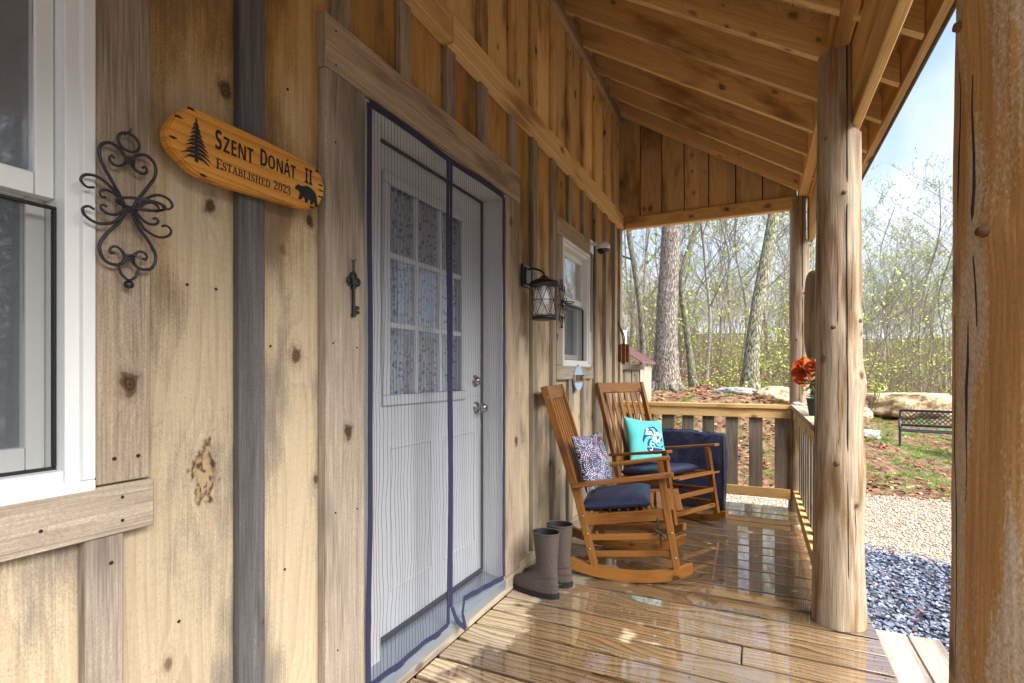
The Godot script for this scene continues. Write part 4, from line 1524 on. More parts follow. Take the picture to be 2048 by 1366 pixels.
func make_ornament(at: Vector3, label: String) -> Node3D:
	var o = thing("scroll_ornament", at, label, "ornament", "wrought iron scroll ornaments on the wall")
	var stroke = func(called: String, flat: Array, r: float, x: float):
		for s in [-1.0, 1.0]:
			var pts = []
			for q in flat:
				pts.append(Vector3(x, q[1], -s * q[0]))
			var m = MB.new()
			var path = smooth_path(pts, 36)
			var rad = []
			for k in path.size():
				rad.append(r * (1.0 if k < 30 else 0.85))
			m.tube(path, rad, 8)
			part(o, called, m, M.iron)
	stroke.call("heart_scroll", [[0.006, 0.0], [0.016, 0.025], [0.034, 0.055], [0.053, 0.090], [0.053, 0.118], [0.035, 0.131], [0.015, 0.123], [0.006, 0.105], [0.012, 0.092], [0.027, 0.087], [0.037, 0.096], [0.033, 0.106], [0.027, 0.101]], 0.0034, 0.012)
	stroke.call("heart_scroll", [[0.006, 0.0], [0.018, -0.03], [0.040, -0.058], [0.055, -0.088], [0.046, -0.116], [0.022, -0.122], [0.008, -0.108], [0.012, -0.092], [0.025, -0.083], [0.036, -0.090], [0.034, -0.100], [0.028, -0.098]], 0.0034, 0.012)
	stroke.call("side_scroll", [[0.010, 0.006], [0.032, 0.034], [0.058, 0.050], [0.080, 0.048], [0.089, 0.035], [0.079, 0.024], [0.066, 0.027]], 0.0030, 0.016)
	stroke.call("side_scroll", [[0.012, 0.004], [0.028, 0.022], [0.045, 0.028], [0.057, 0.021], [0.054, 0.011], [0.047, 0.013]], 0.0028, 0.019)
	stroke.call("side_scroll", [[0.010, -0.006], [0.030, -0.034], [0.058, -0.044], [0.080, -0.036], [0.086, -0.022], [0.076, -0.014], [0.066, -0.018]], 0.0030, 0.016)
	stroke.call("side_scroll", [[0.012, -0.004], [0.028, -0.018], [0.045, -0.020], [0.056, -0.012], [0.052, -0.004], [0.045, -0.007]], 0.0028, 0.019)
	stroke.call("drop_loop", [[0.020, -0.121], [0.015, -0.138], [0.006, -0.148], [0.0, -0.150]], 0.0030, 0.012)
	var ring = []
	var loop = []
	var rr = []
	for k in 33:
		var a = TAU * k / 32
		ring.append(Vector3(0.012, 0.146 + sin(a) * 0.019, cos(a) * 0.021))
		loop.append(Vector3(0.058 + cos(a) * 0.042, 0.006, sin(a) * 0.042))
		rr.append(0.0031)
	var m = MB.new()
	m.tube(ring, rr, 8, false)
	part(o, "hanging_ring", m, M.iron)
	m = MB.new()
	m.tube(loop, rr, 8, false)
	part(o, "cup_ring", m, M.iron)
	for q in [[0.0, 0.0, 0.014], [0.105, 0.0, 0.009], [-0.103, 0.0, 0.009]]:
		m = MB.new()
		for k in 3:
			var y: float = q[0] - 0.005 + 0.005 * k
			m.tube([Vector3(0.014, y, -q[2]), Vector3(0.019, y, 0), Vector3(0.014, y, q[2])], [0.003, 0.003, 0.003], 7)
		part(o, "wrapped_collar", m, M.iron)
	m = MB.new()
	m.lathe(Vector3(0.012, -0.160, 0), [Vector2(0, 0.010), Vector2(0.007, 0.007), Vector2(0.010, 0.0), Vector2(0.008, -0.006), Vector2(0, -0.009)], 14)
	part(o, "finial", m, M.lampblack)
	m = MB.new()
	m.tube([Vector3(-0.012, 0.166, 0), Vector3(0.018, 0.168, 0), Vector3(0.020, 0.174, 0)], [0.0016, 0.0016, 0.0016], 6)
	part(o, "nail", m, M.iron)
	return o

func letters(parent: Node, text: String, u: float, y: float, height: float, squeeze: float, x: float, serif: bool, mat: Material) -> float:
	var f = SystemFont.new()
	f.font_names = PackedStringArray(["Droid Serif" if serif else "Droid Sans"])
	f.font_weight = 700
	var t = TextMesh.new()
	t.text = text
	t.font = f
	t.font_size = 64
	t.pixel_size = height / 46.0
	t.depth = 0.004
	t.horizontal_alignment = HORIZONTAL_ALIGNMENT_LEFT
	t.vertical_alignment = VERTICAL_ALIGNMENT_BOTTOM
	var box = t.get_aabb()
	var o = part(parent, "lettering", t, mat)
	o.rotation.y = PI / 2
	o.scale = Vector3(squeeze, 1, 1)
	o.position = Vector3(x, y - box.position.y, -u)
	if text in ["Á"]: pass
	# centre by its own box so that u is the left edge, y the foot
	o.position.z = -u + box.position.x * squeeze
	return u + box.size.x * squeeze

func make_sign() -> void:
	var o = thing("name_sign", Vector3(0.034, 0, 0), "honey coloured wooden name sign with carved black lettering, pine tree and bear", "sign")
	var outline = [[0.762, 1.826], [0.778, 1.834], [0.825, 1.833], [0.884, 1.835], [0.965, 1.836], [1.088, 1.833], [1.150, 1.828], [1.177, 1.808], [1.188, 1.781], [1.186, 1.752], [1.168, 1.720], [1.139, 1.697], [1.088, 1.688], [0.965, 1.681], [0.884, 1.676], [0.812, 1.676], [0.776, 1.682], [0.752, 1.697], [0.729, 1.714], [0.717, 1.733], [0.716, 1.754], [0.727, 1.782], [0.744, 1.808]]
	var P = PackedVector2Array()
	for q in outline:
		P.append(Vector2(q[0], q[1]))
	var wood_m = StandardMaterial3D.new()
	var t = wood(512, 256, 0.32, 0.9, {"seed": 171, "light": Color(0.86, 0.62, 0.27), "dark": Color(0.66, 0.40, 0.11), "stain": Color(0.90, 0.70, 0.38), "ring": 42.0, "warp": 2.2, "ring_amp": 0.5, "fiber": 0.3, "st_fx": 6.0, "st_fy": 1.2, "st_lo": 0.1, "st_hi": 0.6, "st_amt": 0.5, "board": 2.0})
	wood_m = wood_mat("varnished sign wood", t, 0.32, 0.9, 0.35, 0.0)
	var m = MB.new()
	# board plane: x of the prism runs along -z, its depth along +x
	var xf = Transform3D(Basis(Vector3(0, 0, -1), Vector3(0, 1, 0), Vector3(1, 0, 0)), Vector3.ZERO)
	m.prism(xf, P, 0.022)
	# rounded front lip: a slightly smaller face a little prouder
	var inner = PackedVector2Array()
	var cen = Vector2(0.95, 1.757)
	for p in P:
		inner.append(cen + (p - cen) * Vector2(0.982, 0.945))
	m.prism(Transform3D(xf.basis, Vector3(0.022, 0, 0)), inner, 0.004)
	for i in m.v.size():
		m.uv[i] = Vector2(m.v[i].y - 1.6, -m.v[i].z - 0.5)
	part(o, "sign_board", m, wood_m)
	var ink = plain("burnt black", Color(0.045, 0.04, 0.04), 0.5)
	var x = 0.0245
	var u = letters(o, "S", 0.832, 1.757, 0.047, 0.62, x, false, ink)
	letters(o, "ZENT", u + 0.004, 1.757, 0.039, 0.66, x, false, ink)
	u = letters(o, "D", 0.960, 1.763, 0.045, 0.62, x, false, ink)
	letters(o, "ONÁT", u + 0.003, 1.764, 0.037, 0.68, x, false, ink)
	letters(o, "II", 1.111, 1.766, 0.045, 0.62, x, false, ink)
	u = letters(o, "E", 0.834, 1.709, 0.026, 0.75, x, true, ink)
	letters(o, "STABLISHED", u + 0.001, 1.710, 0.020, 0.78, x, true, ink)
	letters(o, "2023", 1.003, 1.712, 0.024, 0.78, x, true, ink)
	# pine tree: drooping boughs on a stem
	var tr = MB.new()
	tr.prism(Transform3D(xf.basis, Vector3(x, 0, 0)), PackedVector2Array([Vector2(0.781, 1.706), Vector2(0.788, 1.705), Vector2(0.785, 1.808), Vector2(0.783, 1.809)]), 0.004)
	var r = RandomNumberGenerator.new()
	r.seed = 4
	for k in 9:
		var y = 1.800 - 0.0098 * k
		var w = 0.007 + 0.0038 * k
		for s in [-1.0, 1.0]:
			var ww = w * r.randf_range(0.8, 1.1)
			tr.prism(Transform3D(xf.basis, Vector3(x, 0, 0)), PackedVector2Array([Vector2(0.784, y), Vector2(0.784 + s * ww * 0.5, y - 0.003), Vector2(0.784 + s * ww, y - 0.011 - 0.0006 * k), Vector2(0.784 + s * ww * 0.55, y - 0.009), Vector2(0.784, y - 0.007)]), 0.0042)
	part(o, "pine_tree_emblem", tr, ink)
	var bear = [[1.074, 1.738], [1.078, 1.746], [1.083, 1.750], [1.087, 1.753], [1.091, 1.750], [1.102, 1.752], [1.112, 1.757], [1.124, 1.757], [1.138, 1.753], [1.149, 1.745], [1.154, 1.733], [1.156, 1.716], [1.158, 1.708], [1.151, 1.706], [1.147, 1.716], [1.142, 1.722], [1.140, 1.714], [1.139, 1.709], [1.131, 1.708], [1.132, 1.718], [1.126, 1.722], [1.120, 1.717], [1.119, 1.709], [1.111, 1.708], [1.111, 1.720], [1.104, 1.722], [1.098, 1.716], [1.095, 1.711], [1.087, 1.711], [1.089, 1.718], [1.093, 1.728], [1.090, 1.735], [1.083, 1.735]]
	var B = PackedVector2Array()
	for q in bear:
		B.append(Vector2(q[0], q[1]))
	var bm = MB.new()
	bm.prism(Transform3D(xf.basis, Vector3(x, 0, 0)), B, 0.005)
	part(o, "bear_emblem", bm, ink)
	# burnt notches along the rim
	var nm = MB.new()
	for q in [[0.765, 1.827, 0.8], [0.735, 1.795, 0.55], [0.722, 1.742, 0.3], [0.795, 1.680, -0.1], [1.165, 1.815, -0.7], [1.180, 1.778, -0.2], [1.181, 1.762, -0.2], [1.178, 1.742, -0.1], [1.145, 1.701, 0.2]]:
		var c = Vector2(q[0], q[1])
		var d = (cen - c).normalized() * 0.020
		d = Vector2(d.x, d.y * 0.25 * q[2])
		var sd = Vector2(-d.y, d.x).normalized() * 0.003
		nm.prism(Transform3D(xf.basis, Vector3(x - 0.0008, 0, 0)), PackedVector2Array([c - sd * 0.6, c + d * 0.5 - sd, c + d, c + d * 0.5 + sd, c + sd * 0.6]), 0.003)
	part(o, "burnt_notches", nm, ink)

func make_key() -> void:
	var o = thing("iron_key", Vector3(0.036, 1.50, -1.335), "dark cast iron ornamental key hanging by string on door casing", "ornament")
	var m = MB.new()
	m.tube([Vector3(0.006, -0.008, 0), Vector3(0.006, -0.105, 0)], [0.0055, 0.0055], 10)
	m.tube([Vector3(0.006, -0.006, 0), Vector3(0.006, -0.014, 0)], [0.009, 0.009], 10)
	m.tube([Vector3(0.006, -0.098, 0), Vector3(0.006, -0.108, 0)], [0.0075, 0.0075], 10)
	part(o, "shank", m, M.lampblack)
	m = MB.new()
	for q in [[0.0, 0.030, 0.011], [-0.016, 0.012, 0.012], [0.016, 0.012, 0.012]]:
		var pts = []
		var rr = []
		for k in 21:
			var a = TAU * k / 20
			pts.append(Vector3(0.006, q[1] + sin(a) * q[2], q[0] + cos(a) * q[2]))
			rr.append(0.0042)
		m.tube(pts, rr, 7, false)
	m.tube([Vector3(0.006, -0.008, 0), Vector3(0.006, 0.022, 0)], [0.004, 0.004], 7)
	m.tube([Vector3(0.006, 0.010, -0.016), Vector3(0.006, 0.010, 0.016)], [0.0035, 0.0035], 7)
	part(o, "bow", m, M.lampblack)
	m = MB.new()
	slab(m, Vector3(0.002, -0.096, -0.024), Vector3(0.010, -0.086, -0.002), 0.001)
	slab(m, Vector3(0.002, -0.082, -0.024), Vector3(0.010, -0.070, -0.002), 0.001)
	slab(m, Vector3(0.0025, -0.09, -0.010), Vector3(0.0095, -0.07, -0.002), 0.001)
	part(o, "bit", m, M.lampblack)
	m = MB.new()
	m.tube([Vector3(0.006, 0.034, 0.003), Vector3(0.004, 0.075, 0.002), Vector3(0.006, 0.082, 0.0), Vector3(0.004, 0.075, -0.004), Vector3(0.006, 0.034, -0.004)], [0.0014, 0.0014, 0.0014, 0.0014, 0.0014], 6)
	m.tube([Vector3(-0.003, 0.082, 0.0), Vector3(0.012, 0.080, 0.0), Vector3(0.013, 0.087, -0.001)], [0.0013, 0.0013, 0.0013], 6)
	m.tube([Vector3(0.005, 0.080, 0.001), Vector3(0.007, 0.083, 0.010), Vector3(0.006, 0.086, 0.013)], [0.001, 0.001, 0.001], 5)
	part(o, "string", m, M.black)

func make_lamp() -> void:
	var o = thing("wall_lantern", Vector3(0.03, 1.775, -2.765), "black wall lantern with clear glass cylinder in wire cage", "lantern")
	var m = MB.new()
	m.box(Transform3D(Basis(), Vector3(0.008, 0, 0)), Vector3(0.018, 0.135, 0.10), 0.008, 1, Vector2.ZERO, Color.WHITE)
	m.box(Transform3D(Basis(), Vector3(0.022, 0, 0)), Vector3(0.014, 0.10, 0.07), 0.006, 1, Vector2.ZERO, Color.WHITE)
	part(o, "back_plate", m, M.lampblack)
	m = MB.new()
	m.tube(smooth_path([Vector3(0.02, 0.035, 0), Vector3(0.06, 0.040, 0), Vector3(0.12, 0.012, 0), Vector3(0.125, -0.02, 0)], 12), range(13).map(func(_k): return 0.006), 8)
	part(o, "arm", m, M.lampblack)
	var c = Vector3(0.125, 0, 0)
	m = MB.new()
	m.lathe(c, [Vector2(0, -0.008), Vector2(0.018, -0.010), Vector2(0.024, -0.020), Vector2(0.055, -0.032), Vector2(0.080, -0.045), Vector2(0.088, -0.056), Vector2(0.088, -0.066), Vector2(0.075, -0.066), Vector2(0.0, -0.060)], 36)
	part(o, "cap", m, M.lampblack)
	var lg = StandardMaterial3D.new()
	lg.resource_name = "lantern glass"
	lg.transparency = BaseMaterial3D.TRANSPARENCY_ALPHA
	lg.albedo_color = Color(0.95, 0.97, 1.0, 0.10)
	lg.roughness = 0.03
	m = MB.new()
	m.lathe(c, [Vector2(0.060, -0.062), Vector2(0.060, -0.245)], 36)
	part(o, "glass", m, lg)
	m = MB.new()
	m.lathe(c, [Vector2(0, -0.240), Vector2(0.060, -0.240), Vector2(0.072, -0.244), Vector2(0.074, -0.252), Vector2(0.070, -0.262), Vector2(0.0, -0.262)], 36)
	part(o, "base_ring", m, M.lampblack)
	m = MB.new()
	m.lathe(c, [Vector2(0.012, -0.066), Vector2(0.016, -0.10), Vector2(0.024, -0.115), Vector2(0.030, -0.145), Vector2(0.024, -0.170), Vector2(0.0, -0.182)], 20)
	part(o, "bulb", m, plain("frosted bulb", Color(0.9, 0.9, 0.88), 0.3))
	# cage: hoops and crossing wires
	var cage = MB.new()
	for y in [-0.075, -0.152, -0.236]:
		var pts = []
		var rr = []
		for k in 37:
			var a = TAU * k / 36
			pts.append(c + Vector3(cos(a) * 0.068, y, sin(a) * 0.068))
			rr.append(0.0022)
		cage.tube(pts, rr, 6, false)
	for q in 6:
		var a0 = TAU * q / 6 + 0.3
		for s in [-1.0, 1.0]:
			var pts = []
			var rr = []
			for k in 13:
				var t = k / 12.0
				var a = a0 + s * 1.05 * (t - 0.5)
				pts.append(c + Vector3(cos(a) * 0.069, lerpf(-0.066, -0.245, t), sin(a) * 0.069))
				rr.append(0.0020)
			cage.tube(pts, rr, 5)
	part(o, "wire_cage", cage, M.lampblack)

func make_camera_dome() -> void:
	var o = thing("security_camera", Vector3(0.03, 2.245, -4.10), "small white dome security camera on wall bracket above window", "camera")
	var white = plain("white camera plastic", Color(0.86, 0.87, 0.88), 0.3)
	var m = MB.new()
	m.box(Transform3D(Basis(), Vector3(0.006, 0, 0)), Vector3(0.014, 0.11, 0.09), 0.005, 1, Vector2.ZERO, Color.WHITE)
	part(o, "bracket", m, white)
	m = MB.new()
	m.tube([Vector3(0.012, 0.02, 0), Vector3(0.07, 0.022, 0), Vector3(0.10, 0.015, 0)], [0.016, 0.015, 0.014], 12)
	part(o, "arm", m, white)
	m = MB.new()
	m.lathe(Vector3(0.105, -0.02, 0), [Vector2(0, 0.052), Vector2(0.028, 0.048), Vector2(0.050, 0.032), Vector2(0.056, 0.008), Vector2(0.053, -0.012)], 28)
	part(o, "housing", m, white)
	m = MB.new()
	m.lathe(Vector3(0.105, -0.02, 0), [Vector2(0.051, -0.012), Vector2(0.046, -0.030), Vector2(0.030, -0.044), Vector2(0, -0.050)], 28)
	part(o, "dark_dome", m, plain("smoked dome", Color(0.06, 0.06, 0.07), 0.1))
	m = MB.new()
	m.tube(smooth_path([Vector3(0.01, -0.05, 0.02), Vector3(0.012, -0.25, 0.03), Vector3(0.006, -0.45, 0.024), Vector3(0.012, -0.70, 0.03)], 14), range(15).map(func(_k): return 0.003), 6)
	part(o, "cable", m, M.black)

func make_home_sign() -> void:
	var o = thing("home_plaque", Vector3(0.036, 1.166, -3.74), "small pale blue oval plaque reading HOME under small window", "plaque")
	var xf = Transform3D(Basis(Vector3(0, 0, -1), Vector3(0, 1, 0), Vector3(1, 0, 0)), Vector3.ZERO)
	var P = PackedVector2Array()
	for k in 28:
		var a = TAU * k / 28
		P.append(Vector2(cos(a) * 0.105, sin(a) * 0.092))
	var m = MB.new()
	m.prism(xf, P, 0.010)
	part(o, "oval_board", m, plain("pale blue paint", Color(0.66, 0.76, 0.84), 0.6))
	m = MB.new()
	slab(m, Vector3(0.0105, -0.030, -0.105), Vector3(0.014, 0.026, 0.105), 0.001)
	part(o, "burlap_band", m, plain("burlap band", Color(0.66, 0.55, 0.38), 0.95))
	letters(o, "HOME", -0.084, -0.020, 0.046, 0.95, 0.0142, true, plain("dark brown letters", Color(0.12, 0.07, 0.04), 0.6))
	m = MB.new()
	m.tube([Vector3(0.004, 0.09, -0.02), Vector3(0.002, 0.105, 0.0), Vector3(0.004, 0.09, 0.02)], [0.002, 0.002, 0.002], 6)
	part(o, "hanger", m, M.black)

func make_paddle() -> void:
	var o = thing("laminated_paddle", Vector3(0.085, 1.40, -5.02), "striped brown laminated wood block hanging on rope at cabin corner", "wall hanging")
	var dark = plain("walnut strip", Color(0.40, 0.20, 0.08), 0.4)
	var pale = plain("maple strip", Color(0.80, 0.62, 0.38), 0.4)
	var x = -0.055
	for q in [[0.034, true], [0.006, false], [0.034, true], [0.006, false], [0.030, true]]:
		var m = MB.new()
		var top = 0.100 - 0.35 * absf(x + q[0] * 0.5) * absf(x + q[0] * 0.5) / 0.06
		slab(m, Vector3(x, -0.105 + (0.02 if x < -0.05 or x > 0.02 else 0.0), -0.018), Vector3(x + q[0], top, 0.018), 0.006 if q[1] else 0.001)
		part(o, "dark_strip" if q[1] else "pale_strip", m, dark if q[1] else pale)
		x += q[0]
	var r = MB.new()
	r.tube(smooth_path([Vector3(0.0, 0.095, 0.005), Vector3(-0.008, 0.17, 0.010), Vector3(-0.035, 0.26, 0.012), Vector3(-0.048, 0.30, 0.0), Vector3(-0.030, 0.25, -0.010), Vector3(0.004, 0.17, -0.008), Vector3(0.006, 0.095, -0.005)], 30), range(31).map(func(_k): return 0.0065), 8)
	part(o, "rope", r, plain("tarred rope", Color(0.26, 0.22, 0.15), 0.9))

# ---------------------------------------------------------------- boots
func make_boots() -> void:
	var rubber = mottled("brown boot rubber", [[0.0, Color(0.25, 0.22, 0.20)], [0.5, Color(0.32, 0.285, 0.26)], [1.0, Color(0.37, 0.33, 0.30)]], 0.2, 0.03, 0.5, 0.05, 25, 3, false)
	var o = thing("rubber_boot", Vector3.ZERO, "brown rubber boot standing nearer to the door", "boot", "pair of rubber boots by the door")
	var m = MB.new()
	# cross-sections up the boot: [y, centre x, half length, half width]; toe points to +x
	var secs = [[0.022, 0.018, 0.142, 0.046], [0.04, 0.020, 0.146, 0.050], [0.065, 0.016, 0.140, 0.050], [0.085, 0.000, 0.122, 0.047], [0.105, -0.024, 0.096, 0.045], [0.13, -0.045, 0.072, 0.046], [0.16, -0.053, 0.062, 0.048], [0.20, -0.055, 0.062, 0.050], [0.25, -0.054, 0.067, 0.055], [0.30, -0.052, 0.072, 0.060], [0.335, -0.051, 0.074, 0.062], [0.345, -0.051, 0.076, 0.064]]
	var rows = []
	var uvs = []
	for s in secs:
		var row = []
		var ur = []
		for k in 33:
			var a = TAU * k / 32
			var c = cos(a)
			var taper = 1.0 - 0.18 * clampf(c, 0.0, 1.0) * clampf((0.1 - s[0]) * 12.0, 0.0, 1.0)
			row.append(Vector3(s[1] + c * s[2], s[0], -sin(a) * s[3] * taper))
			ur.append(Vector2(k / 32.0, s[0]))
		rows.append(row)
		uvs.append(ur)
	m.sheet(rows, uvs)
	part(o, "upper", m, rubber)
	# inner lining so that the shaft is open
	m = MB.new()
	rows = []
	for s in [[0.345, 0.073, 0.061], [0.25, 0.062, 0.050], [0.14, 0.055, 0.042]]:
		var row = []
		for k in 33:
			var a = TAU * k / 32
			row.append(Vector3(-0.051 + cos(a) * s[1], s[0], -sin(a) * s[2]))
		rows.append(row)
	m.sheet(rows, uvs.slice(0, 3))
	part(o, "lining", m, M.black)
	m = MB.new()
	var rim = []
	var rr = []
	for k in 33:
		var a = TAU * k / 32
		rim.append(Vector3(-0.051 + cos(a) * 0.0755, 0.345, -sin(a) * 0.0635))
		rr.append(0.0032)
	m.tube(rim, rr, 7, false)
	part(o, "top_rim", m, rubber)
	# sole with heel block
	m = MB.new()
	var P = PackedVector2Array()
	for k in 32:
		var a = TAU * k / 32
		P.append(Vector2(0.020 + cos(a) * 0.150, sin(a) * 0.051 * (1.0 - 0.16 * maxf(cos(a), 0.0))))
	m.prism(Transform3D(Basis(Vector3(1, 0, 0), Vector3(0, 0, -1), Vector3(0, 1, 0)), Vector3(0, 0.010, 0)), P, 0.018)
	var H = PackedVector2Array()
	for p in P:
		H.append(Vector2(minf(p.x, -0.035), p.y))
	var hh = PackedVector2Array()
	for p in H:
		if hh.size() == 0 or hh[-1].distance_to(p) > 0.002:
			hh.append(p)
	m.prism(Transform3D(Basis(Vector3(1, 0, 0), Vector3(0, 0, -1), Vector3(0, 1, 0)), Vector3(0, 0.0, 0)), hh, 0.012)
	part(o, "sole", m, M.black)
	# moulded seam lines
	m = MB.new()
	for q in [[0.078, -0.10, -0.045], [0.115, -0.10, -0.05]]:
		var pts = []
		var rad = []
		for k in 9:
			var a = PI * (0.55 + 0.9 * k / 8.0)
			pts.append(Vector3(-0.035 + cos(a) * (0.090 if q[0] > 0.1 else 0.104), q[0], -sin(a) * 0.050))
			rad.append(0.0016)
		m.tube(pts, rad, 5)
	part(o, "moulded_seam", m, rubber)
	o.position = Vector3(0.185, 0.002, -2.60)
	o.rotation.y = PI - 0.12
	var b = copy_of(o)
	meta(b, "brown rubber boot standing behind the other boot", "boot")
	b.position = Vector3(0.20, 0.002, -2.755)
	b.rotation.y = PI + 0.10

# ---------------------------------------------------------------- flowers on the rail, shells, hanging board
func make_rail_things() -> void:
	var f = thing("flower_pot", Vector3(1.61, 0.936, -3.78), "potted orange roses with green leaves on the side railing", "flowers")
	var m = MB.new()
	m.lathe(Vector3.ZERO, [Vector2(0, 0.0), Vector2(0.045, 0.0), Vector2(0.06, 0.10), Vector2(0.064, 0.11), Vector2(0.055, 0.11), Vector2(0.05, 0.09), Vector2(0, 0.085)], 24)
	part(f, "pot", m, plain("dark pot", Color(0.2, 0.22, 0.22), 0.5))
	var petal = plain("orange petals", Color(0.86, 0.38, 0.13), 0.7)
	var petal2 = plain("peach petals", Color(0.88, 0.50, 0.24), 0.7)
	var green = plain("rose leaves", Color(0.10, 0.30, 0.10), 0.5)
	rng.seed = 88
	for q in [Vector3(-0.045, 0.30, -0.50), Vector3(-0.020, 0.24, -0.62), Vector3(0.03, 0.335, -0.40), Vector3(0.06, 0.20, -0.3)]:
		var st = MB.new()
		st.tube(smooth_path([Vector3(0, 0.08, 0), Vector3(q.x * 0.4, q.y * 0.75, q.z * 0.45), q], 10), range(11).map(func(_k): return 0.004), 6)
		part(f, "stem", st, green)
		var fl = MB.new()
		var look = Basis(Vector3(1, 0, 0.3).normalized(), rng.randf_range(0.75, 1.15)) * Basis(Vector3(0, 0, 1), rng.randf_range(0.0, 0.35)) * Basis.from_scale(Vector3(0.85, 0.85, 0.85))
		for ring in 4:
			var n = [3, 4, 5, 6][ring]
			for k in n:
				var a = TAU * k / n + ring * 0.7 + rng.randf() * 0.3
				var tilt = 0.16 + 0.24 * ring
				var rows = []
				var uvs = []
				for j in 5:
					var row = []
					var ur = []
					for i in 5:
						var u = i / 4.0 - 0.5
						var v = j / 4.0
						var w = 0.066 * sin(PI * (0.22 + 0.70 * v)) * (0.8 + 0.12 * ring)
						var rad = 0.006 + sin(tilt) * v * 0.075 + 0.004 * ring
						var y = cos(tilt) * v * 0.075 - 0.008 * ring
						rad += 0.008 * v * v * ring - 0.022 * u * u
						var p = Vector3(rad, y, u * w * 2.0)
						row.append(q + look * p.rotated(Vector3.UP, a))
						ur.append(Vector2(u, v))
					rows.append(row)
					uvs.append(ur)
				fl.sheet(rows, uvs)
		part(f, "rose", fl, petal if rng.randf() < 0.6 else petal2)
	var lv = MB.new()
	for k in 44:
		var base = Vector3(rng.randf_range(-0.05, 0.09), rng.randf_range(0.10, 0.24), rng.randf_range(-0.52, 0.05))
		var dir = Vector3(rng.randf_range(-0.6, 1.0), rng.randf_range(-0.2, 0.5), rng.randf_range(-1, 0.6)).normalized()
		leaf_blade(lv, base, dir, rng.randf_range(0.05, 0.10), 0.022)
	leaf_blade(lv, Vector3(0.10, 0.16, 0.0), Vector3(1.0, 0.0, 0.1).normalized(), 0.20, 0.035)
	part(f, "foliage", lv, green)
	# pale shells on the cap by the corner post
	for q in [[1.565, -4.98, 0.030], [1.60, -4.93, 0.022], [1.655, -4.97, 0.026]]:
		var s = rock_mesh(Vector3(q[2], q[2] * 0.5, q[2] * 0.8), int(q[2] * 9000), 0.2, 10, 14)
		var o = part(self, "shell", s, plain("pale shell", Color(0.78, 0.75, 0.70), 0.6))
		meta(o, "small pale shell lying on railing cap beside corner post", "shell", "shells on the railing cap")
		o.position = Vector3(q[0], 0.936 + q[2] * 0.42, q[1])
	# long oval board hanging against the middle post
	var b = thing("hanging_board", Vector3(1.528, 1.505, -3.09), "long narrow rounded wooden board hanging on the log post beside roses", "wall hanging")
	b.rotation.y = deg_to_rad(-66.0)
	var P = PackedVector2Array()
	for k in 36:
		var a = TAU * k / 36
		P.append(Vector2(signf(cos(a)) * pow(absf(cos(a)), 0.6) * 0.062, sin(a) * 0.17 + (0.055 if sin(a) > 0 else -0.055)))
	m = MB.new()
	m.prism(Transform3D(Basis(), Vector3(0, 0, -0.012)), P, 0.02, Color(0.8, 0.76, 0.68))
	part(b, "board", m, M.trim)
	var rim = []
	var rr = []
	for k in 37:
		var p = P[k % 36]
		rim.append(Vector3(p.x, p.y, 0.004))
		rr.append(0.008)
	m = MB.new()
	m.tube(rim, rr, 7, false)
	part(b, "rim", m, plain("pale wooden rim", Color(0.66, 0.58, 0.42), 0.6))

func leaf_blade(m: MB, p: Vector3, d: Vector3, l: float, w: float, c = Color.WHITE) -> void:
	var side = d.cross(Vector3.UP)
	if side.length() < 0.05:
		side = Vector3.RIGHT
	side = side.normalized()
	var n = side.cross(d).normalized()
	var a = m.vert(p, n, Vector2.ZERO, c)
	var b = m.vert(p + d * l * 0.45 + side * w - n * w * 0.25, n, Vector2.ZERO, c)
	var e = m.vert(p + d * l * 0.45 - side * w - n * w * 0.25, n, Vector2.ZERO, c)
	var t = m.vert(p + d * l - n * l * 0.12, n, Vector2.ZERO, c)
	var mid = m.vert(p + d * l * 0.5, n, Vector2.ZERO, c)
	m.tri(a, b, mid); m.tri(b, t, mid); m.tri(t, e, mid); m.tri(e, a, mid)

func rock_mesh(half: Vector3, sd: int, rough: float, rows = 18, sides = 28, flat_top = 1.0) -> MB:
	var m = MB.new()
	var n = noise(sd, 1.0, 4)
	var g = []
	var uvs = []
	for j in rows + 1:
		var row = []
		var ur = []
		var e = PI * j / rows
		for k in sides + 1:
			var a = TAU * (k % sides) / sides
			var d = Vector3(sin(e) * cos(a), cos(e), sin(e) * sin(a))
			var r = 1.0 + rough * n.get_noise_3d(d.x * 1.3, d.y * 1.3, d.z * 1.3) + rough * 0.35 * n.get_noise_3d(d.x * 5.0, d.y * 8.0, d.z * 5.0)
			var p = d * r * half
			p.y = minf(p.y, half.y * flat_top * (1.0 + 0.1 * n.get_noise_2d(p.x * 2.0, p.z * 2.0)))
			row.append(p)
			ur.append(Vector2(a, e))
		g.append(row)
		uvs.append(ur)
	m.sheet(g, uvs)
	for i in m.v.size():
		if m.n[i].length() < 0.5:
			m.n[i] = m.v[i].normalized()
	return m

# ---------------------------------------------------------------- ground
func ss(a: float, b: float, x: float) -> float:
	var t = clampf((x - a) / (b - a), 0.0, 1.0)
	return t * t * (3.0 - 2.0 * t)

var gn: FastNoiseLite
func ground_y(x: float, z: float) -> float:
	var d = -z
	var left = ss(7.7, 11.0, d) * 1.2 + maxf(0.0, d - 11.0) * 0.03
	var right = ss(12.5, 19.0, d) * 0.5 + maxf(0.0, d - 19.0) * 0.02
	var h = -0.36 + lerpf(left, right, ss(0.8, 4.5, x))
	h += ss(34.0, 130.0, d) * 6.0 + ss(25.0, 120.0, x) * 5.0
	var rough = ss(7.6, 9.5, d) + ss(6.0, 12.0, x)
	h += gn.get_noise_2d(x * 0.9, z * 0.9) * 0.10 * minf(rough, 1.0)
	return h

